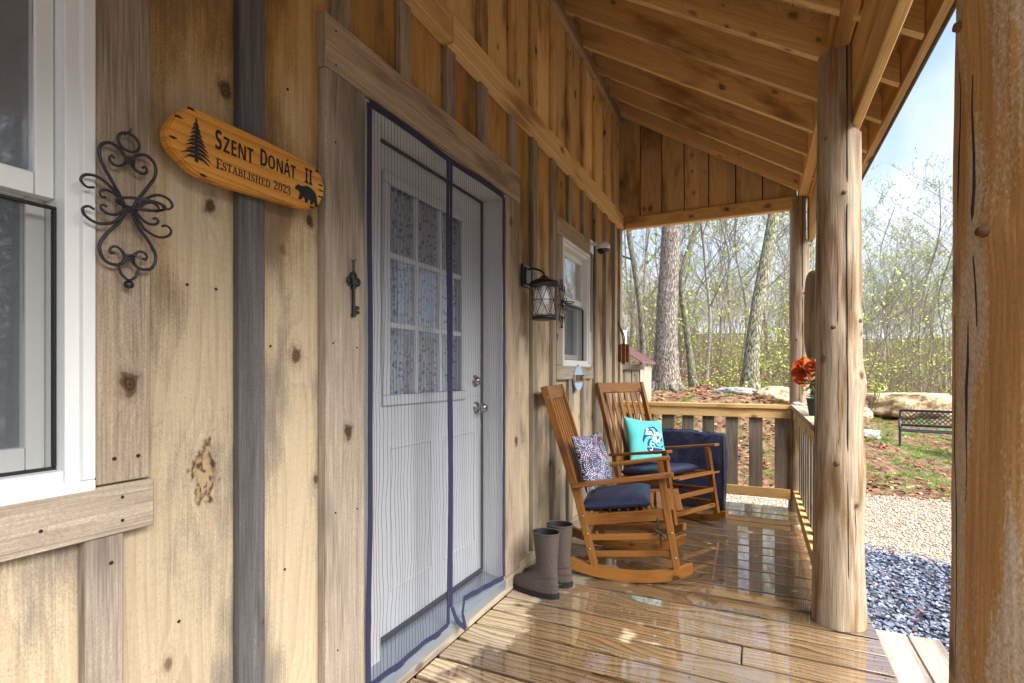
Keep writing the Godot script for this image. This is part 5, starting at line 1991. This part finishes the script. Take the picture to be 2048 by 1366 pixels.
func make_ground() -> void:
	gn = noise(500, 1.0, 4)
	var xs = []
	var zs = []
	var v = -160.0
	while v < 260.0:
		xs.append(v)
		v += 0.4 if v > -4.0 and v < 10.0 else (1.5 if v > -20.0 and v < 30.0 else 8.0)
	v = 90.0
	while v > -330.0:
		zs.append(v)
		v -= 0.4 if v < 2.0 and v > -22.0 else (1.5 if v < 12.0 and v > -45.0 else 8.0)
	var rows = []
	var uvs = []
	for z in zs:
		var row = []
		var ur = []
		for x in xs:
			row.append(Vector3(x, ground_y(x, z), z))
			ur.append(Vector2(x, z))
		rows.append(row)
		uvs.append(ur)
	var m = MB.new()
	m.sheet(rows, uvs, Color.WHITE, true)
	# far fields are pasture
	for i in m.v.size():
		var p = m.v[i]
		var far = ss(20.0, 38.0, Vector2(p.x, p.z).length() + 6.0 * gn.get_noise_2d(p.x * 0.2, p.z * 0.2))
		m.col[i] = Color(1, 1, 1).lerp(Color(0.86, 0.92, 0.78).lerp(Color(0.62, 0.95, 0.35), ss(12.0, 24.0, p.x + 8.0 * gn.get_noise_2d(p.x * 0.1, p.z * 0.1))), far)
	meta(part(self, "ground", m, M.earth), "", "", "", "structure")
	# gravel path passing the end of the porch, and the slate bed beside the porch
	var lay = func(called: String, mat: Material, y: float, f: Callable):
		var rr = []
		var uu = []
		for j in 41:
			var row = []
			var ur = []
			for i in 13:
				var p: Vector2 = f.call(j / 40.0, i / 12.0)
				row.append(Vector3(p.x, y, p.y))
				ur.append(p)
			rr.append(row)
			uu.append(ur)
		var mb = MB.new()
		mb.sheet(rr, uu, Color.WHITE, false)
		if mb.n[20].y < 0.0:
			for i in mb.n.size():
				mb.n[i] = Vector3.UP
			var keep = mb.ix
			mb.ix = PackedInt32Array()
			for k in range(0, keep.size(), 3):
				mb.tri(keep[k], keep[k + 1], keep[k + 2])
		meta(part(self, called, mb, mat), "", "", "", "structure")
	lay.call("gravel_path", M.gravel, -0.345, func(t, s):
		var x = lerpf(-14.0, 22.0, t)
		var z0 = -5.55 + 0.12 * gn.get_noise_2d(x * 1.3, 1.0) - maxf(0.0, x - 2.0) * -0.35
		var z1 = -7.72 + 0.14 * gn.get_noise_2d(x * 1.3, 9.0) - maxf(0.0, x - 2.0) * 0.12
		return Vector2(x, lerpf(z0, z1, s)))
	lay.call("slate_bed", M.slatebed, -0.350, func(t, s):
		var z = lerpf(-6.2, 6.0, t)
		return Vector2(lerpf(1.74, 5.2 + 0.15 * gn.get_noise_2d(z, 4.0), s), z))

func scatter(called: String, mesh: Mesh, mat: Material, places: Array, colors: Array) -> MultiMeshInstance3D:
	var mm = MultiMesh.new()
	mm.transform_format = MultiMesh.TRANSFORM_3D
	mm.use_colors = true
	mm.mesh = mesh
	mm.instance_count = places.size()
	for i in places.size():
		mm.set_instance_transform(i, places[i])
		mm.set_instance_color(i, colors[i])
	var o = MultiMeshInstance3D.new()
	o.name = numbered(called)
	o.multimesh = mm
	o.material_override = mat
	add_child(o, true)
	return o

func turned(p: Vector3, s: Vector3, tilt: float) -> Transform3D:
	var b = Basis.from_euler(Vector3(rng.randf_range(-tilt, tilt), rng.randf() * TAU, rng.randf_range(-tilt, tilt)))
	return Transform3D(b.scaled_local(s), p)

func lin(r: float, g: float, b: float) -> Color:
	return Color(r, g, b).srgb_to_linear()

func make_ground_cover() -> void:
	rng.seed = 700
	# slate chips: flat angular flakes
	var chip = MB.new()
	chip.prism(Transform3D(Basis(Vector3(1, 0, 0), Vector3(0, 0, -1), Vector3(0, 1, 0)), Vector3(0, -0.12, 0)), PackedVector2Array([Vector2(-0.5, -0.2), Vector2(-0.1, -0.42), Vector2(0.42, -0.3), Vector2(0.5, 0.12), Vector2(0.1, 0.4), Vector2(-0.36, 0.3)]), 0.24)
	var pl = []
	var cl = []
	for k in 24000:
		var z = -rng.randf_range(1.2, 5.75)
		var x = 1.82 + 3.2 * pow(rng.randf(), 1.5)
		if x < 2.16 and z > -3.36: continue
		var edge = -5.55 + 0.12 * gn.get_noise_2d(x * 1.3, 1.0) + maxf(0.0, x - 2.0) * 0.35
		if z < edge + rng.randf_range(-0.12, 0.06): continue
		var s = rng.randf_range(0.016, 0.036)
		pl.append(turned(Vector3(x, -0.345 + rng.randf() * 0.014, z), Vector3(s, s * rng.randf_range(0.4, 0.9), s * rng.randf_range(0.6, 1.0)), 0.45))
		var g = rng.randf()
		var c = lin(0.26, 0.28, 0.33).lerp(lin(0.54, 0.57, 0.64), g)
		if rng.randf() < 0.03: c = lin(0.45, 0.24, 0.18)
		cl.append(c)
	meta(scatter("slate_chips", chip.mesh(), M.chip, pl, cl), "wet blue grey slate chips spread beside the porch step", "slate chips", "", "stuff")
	# crushed gravel
	var peb = rock_mesh(Vector3(0.5, 0.4, 0.5), 77, 0.5, 5, 7)
	pl = []
	cl = []
	for k in 26000:
		var x = rng.randf_range(-0.6, 4.6)
		var z0 = -5.55 + maxf(0.0, x - 2.0) * 0.35
		var z1 = -7.72 - maxf(0.0, x - 2.0) * 0.12
		var z = lerpf(z0 + 0.1, z1 - 0.1, rng.randf())
		var s = rng.randf_range(0.010, 0.026)
		pl.append(turned(Vector3(x, -0.343 + rng.randf() * 0.004, z), Vector3(s, s * 0.7, s), 0.6))
		cl.append(lin(0.50, 0.44, 0.37).lerp(lin(0.78, 0.73, 0.65), rng.randf()))
	meta(scatter("path_gravel", peb.mesh(), M.tinted, pl, cl), "pale tan crushed gravel of the path past the porch end", "gravel", "", "stuff")
	# fallen leaves: cupped scraps
	var lf = MB.new()
	leaf_blade(lf, Vector3(-0.5, 0, 0), Vector3(1, 0.06, 0).normalized(), 1.0, 0.32)
	pl = []
	cl = []
	for k in 34000:
		var x = rng.randf_range(-3.5, 9.0)
		var z = -7.5 - 13.0 * pow(rng.randf(), 1.25)
		var patch = gn.get_noise_2d(x * 0.55 + 40.0, z * 0.55)
		var strip = exp(-pow((z + 8.15 + 0.1 * x) / 0.45, 2.0))
		var left = 1.0 - ss(1.0, 3.0, x)
		if rng.randf() > 0.10 + 0.9 * strip + clampf(patch * 1.7 + 0.1, 0.0, 0.8) + left * 0.55: continue
		var s = rng.randf_range(0.045, 0.10)
		pl.append(turned(Vector3(x, ground_y(x, z) + 0.012, z), Vector3(s, s, s * rng.randf_range(0.7, 1.2)), 0.5))
		var t = rng.randf()
		cl.append(lin(0.36, 0.16, 0.13).lerp(lin(0.66, 0.36, 0.24), t) if rng.randf() < 0.75 else lin(0.66, 0.52, 0.38))
	meta(scatter("fallen_leaves", lf.mesh(), M.tinted, pl, cl), "red brown fallen leaves littering the bank and yard", "leaves", "", "stuff")
	# grass tufts
	var tuft = MB.new()
	for k in 34:
		var a = rng.randf() * TAU
		var p = Vector3(cos(a), 0, sin(a)) * rng.randf() * 0.55
		var d = Vector3(cos(a) * 0.5 + rng.randf_range(-0.4, 0.4), 1.0, sin(a) * 0.5 + rng.randf_range(-0.4, 0.4)).normalized()
		var h = rng.randf_range(0.5, 1.0)
		var side = d.cross(Vector3(cos(a * 3.0), 0, sin(a * 3.0))).normalized() * 0.035
		var n = side.cross(d).normalized()
		var i0 = tuft.vert(p - side, n)
		var i1 = tuft.vert(p + side, n)
		var i2 = tuft.vert(p + d * h + Vector3(d.x, -0.1, d.z) * 0.3 * h, n)
		tuft.tri(i0, i1, i2)
	pl = []
	cl = []
	for k in 6200:
		var x = rng.randf_range(-1.0, 9.0)
		var z = -rng.randf_range(8.0, 17.0)
		var patch = gn.get_noise_2d(x * 0.8 + 10.0, z * 0.8 - 20.0)
		if patch < -0.03 + 0.15 * (1.0 - ss(1.0, 3.0, x)) - rng.randf() * 0.10: continue
		var s = rng.randf_range(0.05, 0.13)
		pl.append(turned(Vector3(x, ground_y(x, z) - 0.005, z), Vector3(s, s * 0.8, s), 0.15))
		cl.append(lin(0.42, 0.54, 0.22).lerp(lin(0.58, 0.68, 0.36), rng.randf()))
	meta(scatter("grass", tuft.mesh(), M.leaf, pl, cl), "fresh green grass tufts growing among the fallen leaves", "grass", "", "stuff")

# ---------------------------------------------------------------- stones, bench, shed
func make_yard() -> void:
	rng.seed = 800
	var stone = func(at: Vector3, half: Vector3, turn: float, sd: int, mat: Material, label: String, top: float):
		var o = part(self, "boulder", rock_mesh(half, sd, 0.32, 26, 40, top), mat)
		o.position = at
		o.rotation.y = turn
		meta(o, label, "boulder")
	var g = func(px: float, w: float, dy: float) -> Vector3:
		var p = at_depth(px, 748, w)
		return Vector3(p.x, ground_y(p.x, p.z) + dy, p.z)
	stone.call(g.call(1822, 14.0, 0.34), Vector3(1.16, 0.54, 0.66), 0.45, 811, M.rock, "long flat-topped tan boulder behind the metal bench", 0.5)
	stone.call(g.call(1552, 9.6, 0.06), Vector3(0.34, 0.20, 0.26), 0.2, 812, M.rock, "rounded pale tan boulder on the leafy bank beside corner post", 0.95)
	stone.call(g.call(1395, 8.6, 0.02), Vector3(0.36, 0.16, 0.26), 0.6, 813, M.grey_rock, "pale grey rock seen between railing slats on the bank", 0.9)
	stone.call(g.call(1470, 10.2, 0.02), Vector3(0.40, 0.12, 0.26), -0.3, 814, M.grey_rock, "low flat grey stone on top of the leafy bank", 0.7)
	stone.call(g.call(1728, 9.4, 0.05), Vector3(0.27, 0.17, 0.24), 0.9, 815, M.grey_rock, "broken grey slab of stone in the grass left of bench", 0.55)
	stone.call(g.call(1716, 13.5, 0.08), Vector3(0.30, 0.26, 0.28), 0.1, 816, M.rock, "small brown boulder in leaves beside the long flat boulder", 0.9)
	# bench
	var at = at_depth(1787, 905, 10.2)
	var bench = thing("garden_bench", Vector3(at.x + 0.78, ground_y(at.x + 0.7, at.z) - 0.01, at.z + 0.18), "dark blue metal garden bench with lattice back in the yard", "bench")
	bench.rotation.y = deg_to_rad(-12.0)
	var steel = plain("blue black painted steel", Color(0.12, 0.145, 0.19), 0.4)
	for s in [-1.0, 1.0]:
		var m = MB.new()
		var x = s * 0.70
		bar(m, Vector3(x, 0, -0.22), Vector3(x, 0.80, -0.30), 0.035, 0.05, Vector3.BACK, 0.006)
		bar(m, Vector3(x, 0, 0.24), Vector3(x, 0.60, 0.20), 0.035, 0.05, Vector3.BACK, 0.006)
		part(bench, "leg", m, steel)
		m = MB.new()
		m.tube(smooth_path([Vector3(x, 0.58, -0.27), Vector3(x, 0.62, -0.05), Vector3(x, 0.60, 0.20), Vector3(x, 0.50, 0.25)], 12), range(13).map(func(_k): return 0.022), 8)
		part(bench, "armrest", m, steel)
	var fr = MB.new()
	bar(fr, Vector3(-0.70, 0.79, -0.30), Vector3(0.70, 0.79, -0.30), 0.05, 0.03, Vector3.BACK, 0.006)
	bar(fr, Vector3(-0.70, 0.50, -0.27), Vector3(0.70, 0.50, -0.27), 0.045, 0.03, Vector3.BACK, 0.006)
	part(bench, "back_frame", fr, steel)
	for k in 18:
		for s in [-1.0, 1.0]:
			var x0 = -0.68 + 0.08 * k
			var a = Vector3(x0, 0.51, -0.272)
			var b = Vector3(x0 + s * 0.26, 0.78, -0.298)
			if b.x > 0.68 or b.x < -0.68:
				var t = ((0.68 * signf(b.x)) - a.x) / (b.x - a.x)
				b = a.lerp(b, t)
			if (b - a).length() < 0.03: continue
			var m = MB.new()
			bar(m, a, b, 0.014, 0.008, Vector3.BACK, 0.001)
			part(bench, "lattice_strip", m, steel)
	for k in 5:
		var m = MB.new()
		var z = -0.20 + 0.10 * k
		bar(m, Vector3(-0.69, 0.42 - 0.012 * sin(k * 0.8), z), Vector3(0.69, 0.42 - 0.012 * sin(k * 0.8), z), 0.075, 0.02, Vector3.UP, 0.004)
		part(bench, "seat_slat", m, steel)
	# little board shed behind the cabin corner
	var sh = thing("shed", Vector3.ZERO, "small grey board shed with dusty red metal roof past the cabin corner", "shed")
	var c = at_depth(1246, 748, 9.2)
	var gy = ground_y(c.x, c.z) - 0.05
	var tilt = Basis(Vector3.UP, 0.0)
	for k in 9:
		var x = c.x - 0.92 + 0.135 * k
		board(sh, "wall_board", Vector3(x, gy, c.z - 0.02), Vector3(x + 0.118, 1.27, c.z), M.trim, 1, tone(1.15, 0.1))
	board(sh, "wall_panel", Vector3(c.x - 0.95, gy, c.z - 0.045), Vector3(c.x + 0.30, 1.34, c.z - 0.022), M.trim, 1, Color(0.3, 0.3, 0.34))
	board(sh, "side_wall", Vector3(c.x + 0.275, gy, c.z - 1.1), Vector3(c.x + 0.30, 1.34, c.z - 0.048), M.trim, 1)
	board(sh, "eave_board", Vector3(c.x - 1.0, 1.275, c.z + 0.01), Vector3(c.x + 0.38, 1.37, c.z + 0.04), M.trim, 0, Color(0.55, 0.55, 0.58))
	var rf = MB.new()
	var red = plain("dusty red metal", Color(0.44, 0.31, 0.31), 0.6, 0.1)
	rf.prism(Transform3D(Basis(), Vector3(0, 0, c.z - 1.2)), PackedVector2Array([Vector2(c.x + 0.36, 1.39), Vector2(c.x + 0.36, 1.42), Vector2(c.x - 0.55, 2.00), Vector2(c.x - 1.4, 1.42), Vector2(c.x - 1.4, 1.39), Vector2(c.x - 0.55, 1.97)]), 1.32)
	part(sh, "roof", rf, red)
	for k in 5:
		var m = MB.new()
		var z = c.z - 1.1 + 0.28 * k
		bar(m, Vector3(c.x + 0.365, 1.425, z), Vector3(c.x - 0.55, 2.008, z), 0.02, 0.02, Vector3(0.5, 0.86, 0), 0.003)
		part(sh, "roof_rib", m, red)
	var pm = MB.new()
	pm.tube([Vector3(c.x - 0.1, 1.6, c.z - 0.5), Vector3(c.x - 0.1, 2.02, c.z - 0.5)], [0.05, 0.05], 14)
	part(sh, "vent_pipe", pm, M.white)

# ---------------------------------------------------------------- trees
# grows limbs into mb (bark) and leaf blades into lm
func grow(mb: MB, lm: MB, p: Vector3, d: Vector3, l: float, r: float, depth: int, R: RandomNumberGenerator, leafy: float, tint: Color) -> void:
	var n = 4 if depth > 1 else 3
	var pts = [p]
	var rad = [r]
	var q = p
	var dd = d
	for k in n:
		dd = (dd + Vector3(R.randf_range(-1, 1), R.randf_range(-0.4, 0.9), R.randf_range(-1, 1)) * 0.16).normalized()
		q += dd * l / n
		pts.append(q)
		rad.append(r * lerpf(1.0, 0.45, (k + 1.0) / n))
	mb.tube(pts, rad, 6 if depth > 2 else (4 if depth > 1 else 3), false, 1.0, tint)
	if depth <= 0:
		if R.randf() < leafy:
			for k in 2:
				var b: Vector3 = pts[1 + R.randi() % n]
				var c = lin(0.54, 0.64, 0.20).lerp(lin(0.80, 0.84, 0.40), R.randf())
				leaf_blade(lm, b, Vector3(R.randf_range(-1, 1), R.randf_range(-0.6, 0.8), R.randf_range(-1, 1)).normalized(), R.randf_range(0.06, 0.12), R.randf_range(0.02, 0.035), c)
		return
	var kids = R.randi_range(3, 4) if depth > 1 else R.randi_range(3, 5)
	for k in kids:
		var t = R.randf_range(0.30, 1.0)
		var i = mini(int(t * n), n - 1)
		var b: Vector3 = pts[i].lerp(pts[i + 1], t * n - i)
		var side = Vector3(R.randf_range(-1, 1), R.randf_range(-0.2, 0.7), R.randf_range(-1, 1)).normalized()
		var nd = (dd * 0.75 + side * 0.75).normalized()
		grow(mb, lm, b, nd, l * R.randf_range(0.45, 0.68), maxf(r * lerpf(0.62, 0.36, t), 0.0035), depth - 1, R, leafy, tint)

# a tree whose trunk follows the given points (relative to its base)
func make_tree(at: Vector3, trunk: Array, r0: float, r1: float, sd: int, limbs: int, from: float, depth: int, leafy: float, mat: Material, label: String, called = "forest_tree", group = "", limb_len = 2.6, sides = 14) -> Node3D:
	var o = thing(called, at, label, "tree", group)
	var R = RandomNumberGenerator.new()
	R.seed = sd
	var path = smooth_path(trunk, 22)
	var rad = []
	for k in path.size():
		var t = k / 22.0
		rad.append(lerpf(r0, r1, t) * (1.0 + 0.55 * exp(-t * 26.0)) * R.randf_range(0.96, 1.04))
	var tm = MB.new()
	tm.tube(path, rad, sides, false, maxf(1.0, roundf(r0 * 9.0)))
	# root flare
	if r0 > 0.15:
		for k in 7:
			var a = TAU * k / 7 + R.randf() * 0.5
			var d = Vector3(cos(a), 0, sin(a))
			tm.tube([path[0] + d * r0 * 0.8 + Vector3(0, r0 * 1.2, 0), path[0] + d * r0 * 1.5 + Vector3(0, r0 * 0.35, 0), path[0] + d * r0 * 2.6 - Vector3(0, r0 * 0.15, 0)], [r0 * 0.35, r0 * 0.28, r0 * 0.1], 7, false)
	part(o, "trunk", tm, mat)
	var lm = MB.new()
	var bm = MB.new()
	for k in limbs:
		var t = lerpf(from, 1.0, (k + R.randf() * 0.6) / limbs)
		var i = mini(int(t * 22), 21)
		var b = path[i].lerp(path[i + 1], t * 22 - i)
		var a = R.randf() * TAU
		var up = (path[i + 1] - path[i]).normalized()
		var d = (Vector3(cos(a), 0, sin(a)) + up * R.randf_range(0.5, 1.1)).normalized()
		grow(bm, lm, b, d, limb_len * lerpf(1.1, 0.6, t) * R.randf_range(0.8, 1.2), maxf(lerpf(r0, r1, t) * 0.42, 0.012), depth, R, leafy, Color(0.85, 0.85, 0.85))
	var b2 = part(o, "branches", bm, mat)
	if lm.v.size() > 0:
		part(o, "crown", lm, M.leaf)
	return o

func make_woods() -> void:
	var base = func(px: float, w: float) -> Vector3:
		var p = at_depth(px, 748, w)
		return Vector3(p.x, ground_y(p.x, p.z) - 0.05, p.z)
	var rel = func(px0: float, px1: float, py1: float, w0: float, w1: float) -> Vector3:
		var b = base.call(px0, w0)
		return at_depth(px1, py1, w1) - b
	# the large trees just beyond the porch, by their trunks
	make_tree(base.call(1331, 11.0), [Vector3.ZERO, rel.call(1331, 1334, 620, 11.0, 11.0), rel.call(1331, 1342, 460, 11.0, 11.0), rel.call(1331, 1350, 120, 11.0, 11.1), rel.call(1331, 1356, -260, 11.0, 11.2)], 0.24, 0.10, 901, 9, 0.55, 4, 0.3, M.bark, "big old tree with deeply furrowed grey trunk behind the railing", "forest_tree", "", 3.2, 22)
	make_tree(base.call(1499, 11.4), [Vector3.ZERO, rel.call(1499, 1508, 660, 11.4, 11.4), rel.call(1499, 1528, 540, 11.4, 11.5), rel.call(1499, 1549, 425, 11.4, 11.6), rel.call(1499, 1600, 120, 11.4, 12.2), rel.call(1499, 1640, -150, 11.4, 12.8)], 0.15, 0.06, 902, 7, 0.62, 4, 0.3, M.moss, "leaning lichen-spotted tree trunk between big tree and corner post", "forest_tree", "", 3.0, 18)
	make_tree(base.call(1388, 12.5), [Vector3.ZERO, rel.call(1388, 1372, 650, 12.5, 12.4), rel.call(1388, 1362, 560, 12.5, 12.4), rel.call(1388, 1377, 500, 12.5, 12.4), rel.call(1388, 1400, 430, 12.5, 12.5), rel.call(1388, 1440, 250, 12.5, 12.8), rel.call(1388, 1455, 0, 12.5, 13.0)], 0.08, 0.035, 903, 8, 0.45, 4, 0.3, M.moss, "crooked mossy tree leaning out beside the big furrowed trunk", "forest_tree", "", 2.6)
	make_tree(base.call(1288, 12.0), [Vector3.ZERO, rel.call(1288, 1283, 640, 12.0, 12.0), rel.call(1288, 1270, 540, 12.0, 12.1), rel.call(1288, 1256, 440, 12.0, 12.2), rel.call(1288, 1262, 250, 12.0, 12.4), rel.call(1288, 1270, 0, 12.0, 12.6)], 0.075, 0.035, 904, 9, 0.3, 4, 0.4, M.moss, "slim mossy tree next to the cabin corner", "forest_tree", "", 2.3)
	# slender trees: four shapes, repeated with turns and sizes
	var protos = []
	for k in 5:
		var R = RandomNumberGenerator.new()
		R.seed = 950 + k
		var h = R.randf_range(7.0, 9.0)
		var tr = [Vector3.ZERO]
		for j in 4:
			tr.append(Vector3(R.randf_range(-0.35, 0.35) * (j + 1) * 0.5, h * (j + 1) / 4.0, R.randf_range(-0.35, 0.35) * (j + 1) * 0.5))
		protos.append([tr, R.randf_range(0.04, 0.065)])
	var spots = []
	rng.seed = 960
	# [pixel column, distance]: the trees one can tell apart, then a loose wood behind them
	for q in [[1735, 27], [1752, 30], [1776, 26], [1800, 29], [1826, 31], [1842, 24], [1868, 27], [1890, 25], [1905, 29], [1300, 18], [1318, 22], [1365, 20], [1412, 16], [1428, 23], [1445, 18.5], [1462, 26], [1480, 20], [1540, 19], [1562, 24], [1578, 17], [1608, 22], [1255, 21], [1400, 29], [1815, 30], [1765, 34], [1860, 36], [1500, 33], [1335, 32], [1590, 34]]:
		spots.append(base.call(q[0], q[1]))
	for k in 32:
		spots.append(base.call(rng.randf_range(1180, 2050), rng.randf_range(22.0, 75.0)))
	# trees on the open side of the yard, which the window panes mirror
	for k in 26:
		var x = rng.randf_range(9.0, 34.0)
		var z = rng.randf_range(-18.0, 8.0)
		spots.append(Vector3(x, ground_y(x, z) - 0.05, z))
	var first = []
	for i in spots.size():
		var s: Vector3 = spots[i]
		var kind = i % 5
		var o: Node3D
		var open_side = i >= spots.size() - 26
		var group = "slender trees of the spring wood"
		var label = "slender bare tree with sparse yellow green spring leaves in the wood"
		if open_side:
			group = "slender trees on the open side of the yard"
			label = "slender bare tree mirrored in the windows from the open yard"
		if i < 5:
			o = make_tree(s, protos[kind][0], protos[kind][1], 0.02, 970 + kind, 15, 0.22, 3, 0.5, M.thin_bark, label, "slender_tree", group, 2.3, 9)
			first.append(o)
		else:
			o = copy_of(first[kind])
			o.position = s
			o.rotation.y = rng.randf() * TAU
			var k = rng.randf_range(0.8, 1.25)
			o.scale = Vector3(k, k * rng.randf_range(0.9, 1.15), k)
			meta(o, label, "tree", group)
	# the wood on the far slope, too distant to tell its trees apart
	rng.seed = 985
	for v in 2:
		var pl = []
		var cl = []
		for k in 130:
			var p = base.call(rng.randf_range(1100, 2150), rng.randf_range(60.0, 150.0))
			var s = rng.randf_range(0.7, 1.3)
			pl.append(turned(p, Vector3(s * 1.3, s, s * 1.3), 0.03))
			cl.append(Color.WHITE)
		for child in first[v].get_children():
			var far = scatter("distant_" + ("leaves" if child.name == "crown" else "wood"), child.mesh, child.material_override, pl, cl)
			meta(far, "pale green leaves of the distant wood on the far slope" if child.name == "crown" else "grey trunks and branches of the distant wood on the far slope", "woods", "", "stuff")
	# undergrowth: clumps of stems with young leaves, low brush and taller saplings
	rng.seed = 990
	for v in 4:
		var m = MB.new()
		var lm = MB.new()
		var tall = v >= 2
		for k in 7 if tall else 15:
			var a = rng.randf() * TAU
			var p = Vector3(cos(a), 0, sin(a)) * rng.randf() * 1.1
			var d = Vector3(cos(a) * rng.randf_range(0.0, 0.5), 1.0, sin(a) * rng.randf_range(0.0, 0.5)).normalized()
			var R = RandomNumberGenerator.new()
			R.seed = 1000 + v * 50 + k
			var l = R.randf_range(1.3, 2.6) if tall else R.randf_range(0.35, 1.1)
			grow(m, lm, p, d, l, 0.011 if tall else 0.007, 2 if tall else 1, R, 0.7 if v == 2 else 0.9, Color(0.9, 0.78, 0.66))
			for j in 0 if tall else 4:
				var t = rng.randf_range(0.1, 0.9) * l
				var c = lin(0.56, 0.64, 0.20).lerp(lin(0.86, 0.86, 0.42), rng.randf())
				if rng.randf() < 0.35: c = lin(0.62, 0.44, 0.28)
				leaf_blade(lm, p + d * t + Vector3(rng.randf_range(-0.25, 0.25), rng.randf_range(-0.1, 0.1), rng.randf_range(-0.25, 0.25)), Vector3(rng.randf_range(-1, 1), rng.randf_range(-0.5, 0.7), rng.randf_range(-1, 1)).normalized(), rng.randf_range(0.03, 0.09), rng.randf_range(0.010, 0.028), c)
		var pl = []
		var cl = []
		for k in 85:
			var px = rng.randf_range(1200, 2000)
			var w = 11.5 + 17.0 * pow(rng.randf(), 1.2)
			var p = base.call(px, w)
			if p.z > -11.8 and p.x > 1.2 or p.x < -4.0 and p.z > -9.0: continue
			if p.x > 2.5 and p.z > -18.5: continue
			var clump = gn.get_noise_2d(p.x * 0.25 + 70.0, p.z * 0.25)
			if clump < rng.randf_range(-0.35, 0.15): continue
			var s = rng.randf_range(0.45, 1.0) * (1.0 + clump * 1.4)
			pl.append(turned(p, Vector3(s, s * rng.randf_range(0.7, 1.3), s), 0.12))
			cl.append(Color.WHITE)
		var o = scatter("undergrowth_stems", m.mesh(), M.thin_bark, pl, cl)
		meta(o, "thin brown stems of the undergrowth below the trees", "undergrowth", "", "stuff")
		o = scatter("undergrowth_leaves", lm.mesh(), M.leaf, pl, cl)
		meta(o, "yellow green young leaves of the undergrowth below the trees", "undergrowth", "", "stuff")
	# evergreens across the yard, outside the picture: the large window mirrors them
	var fir = thing("evergreen_tree", Vector3.ZERO, "dark evergreen tree across the yard mirrored in the large window", "tree", "evergreens across the yard")
	var R2 = RandomNumberGenerator.new()
	R2.seed = 1300
	var fm = MB.new()
	fm.tube([Vector3.ZERO, Vector3(0.05, 3.5, 0), Vector3(0, 7.5, 0.05)], [0.17, 0.11, 0.015], 10, false)
	var nm = MB.new()
	for k in 110:
		var t = pow(k / 110.0, 0.85)
		var y = lerpf(0.5, 7.3, t)
		var l = lerpf(2.0, 0.15, t) * R2.randf_range(0.7, 1.1)
		var a = k * 2.4
		var d = Vector3(cos(a), -0.12, sin(a)).normalized()
		fm.tube([Vector3(0, y, 0), Vector3(0, y, 0) + d * l * 0.6, Vector3(0, y - 0.05, 0) + d * l], [0.02, 0.012, 0.004], 4, false)
		for j in int(12 + l * 26):
			var u = R2.randf_range(0.15, 1.05)
			var p = Vector3(0, y, 0) + d * l * u + Vector3(R2.randf_range(-1, 1), R2.randf_range(-0.6, 0.3), R2.randf_range(-1, 1)) * 0.16
			leaf_blade(nm, p, (d + Vector3(R2.randf_range(-1, 1), R2.randf_range(-0.8, 0.3), R2.randf_range(-1, 1)) * 0.9).normalized(), R2.randf_range(0.14, 0.30), 0.03, lin(0.13, 0.20, 0.12).lerp(lin(0.24, 0.33, 0.18), R2.randf()))
	part(fir, "trunk", fm, M.bark)
	part(fir, "crown", nm, M.leaf)
	var places = [[11.5, -3.6, 1.0], [13.5, -5.6, 1.15], [12.2, -7.6, 0.9], [15.0, -9.5, 1.1], [16.0, -3.0, 1.2], [14.5, -12.5, 1.0], [12.6, -1.6, 0.95]]
	for k in places.size():
		var o = fir if k == 0 else copy_of(fir)
		var q = places[k]
		o.position = Vector3(q[0], ground_y(q[0], q[1]) - 0.05, q[1])
		o.rotation.y = k * 1.3
		o.scale = Vector3.ONE * q[2]
	# a bare limb reaching in over the drip edge from a tree outside the picture
	var t = make_tree(Vector3(7.6, ground_y(7.6, -7.0), -7.0), [Vector3.ZERO, Vector3(0.1, 2.5, 0), Vector3(-0.1, 5.0, 0.1), Vector3(0.2, 7.0, 0)], 0.12, 0.03, 1100, 5, 0.6, 2, 0.2, M.thin_bark, "bare tree beside the porch reaching thin twigs past the roof edge", "forest_tree", "", 2.4)

# ---------------------------------------------------------------- all of it
func _ready() -> void:
	make_light()
	make_materials()
	make_cabin()
	make_roof()
	make_post(M.log_orange, Vector3(1.64, -0.36, -0.95), 0.116, 0.108, 3.09, 1201, "stout peeled log post with orange streaks beside the porch step", false, [[2.6, 1.75, 0.028, 0.010], [2.95, 2.05, 0.026, 0.010], [2.3, 0.9, 0.028, 0.008]])
	make_post(M.log, Vector3(1.623, 0.0, -2.94), 0.106, 0.088, 2.745, 1202, "cracked grey log post with notched top between step and side railing", true, [[0.15, 1.145, 0.055, 0.016], [1.75, 0.78, 0.05, 0.008], [1.9, 1.42, 0.04, 0.006], [0.7, 1.45, 0.04, 0.008], [1.45, 2.05, 0.04, 0.008], [0.1, 0.72, 0.09, 0.010]])
	make_post(M.log, Vector3(1.602, 0.0, -5.185), 0.082, 0.076, 2.745, 1203, "slim grey log post at the far porch corner", true, [[1.9, 1.5, 0.035, 0.006], [1.2, 1.9, 0.035, 0.006], [1.6, 0.98, 0.035, 0.006]])
	make_deck()
	make_railings()
	make_net()
	var orn = make_ornament(Vector3(0.036, 1.552, -0.645), "black wrought iron scroll ornament beside the large window")
	var orn2 = copy_of(orn)
	orn2.position = Vector3(0.036, 1.685, -3.36)
	meta(orn2, "black wrought iron scroll ornament between lantern and small window", "ornament")
	make_sign()
	make_key()
	make_lamp()
	make_camera_dome()
	make_home_sign()
	make_paddle()
	make_seating()
	make_boots()
	make_rail_things()
	make_ground()
	make_ground_cover()
	make_yard()
	make_woods()
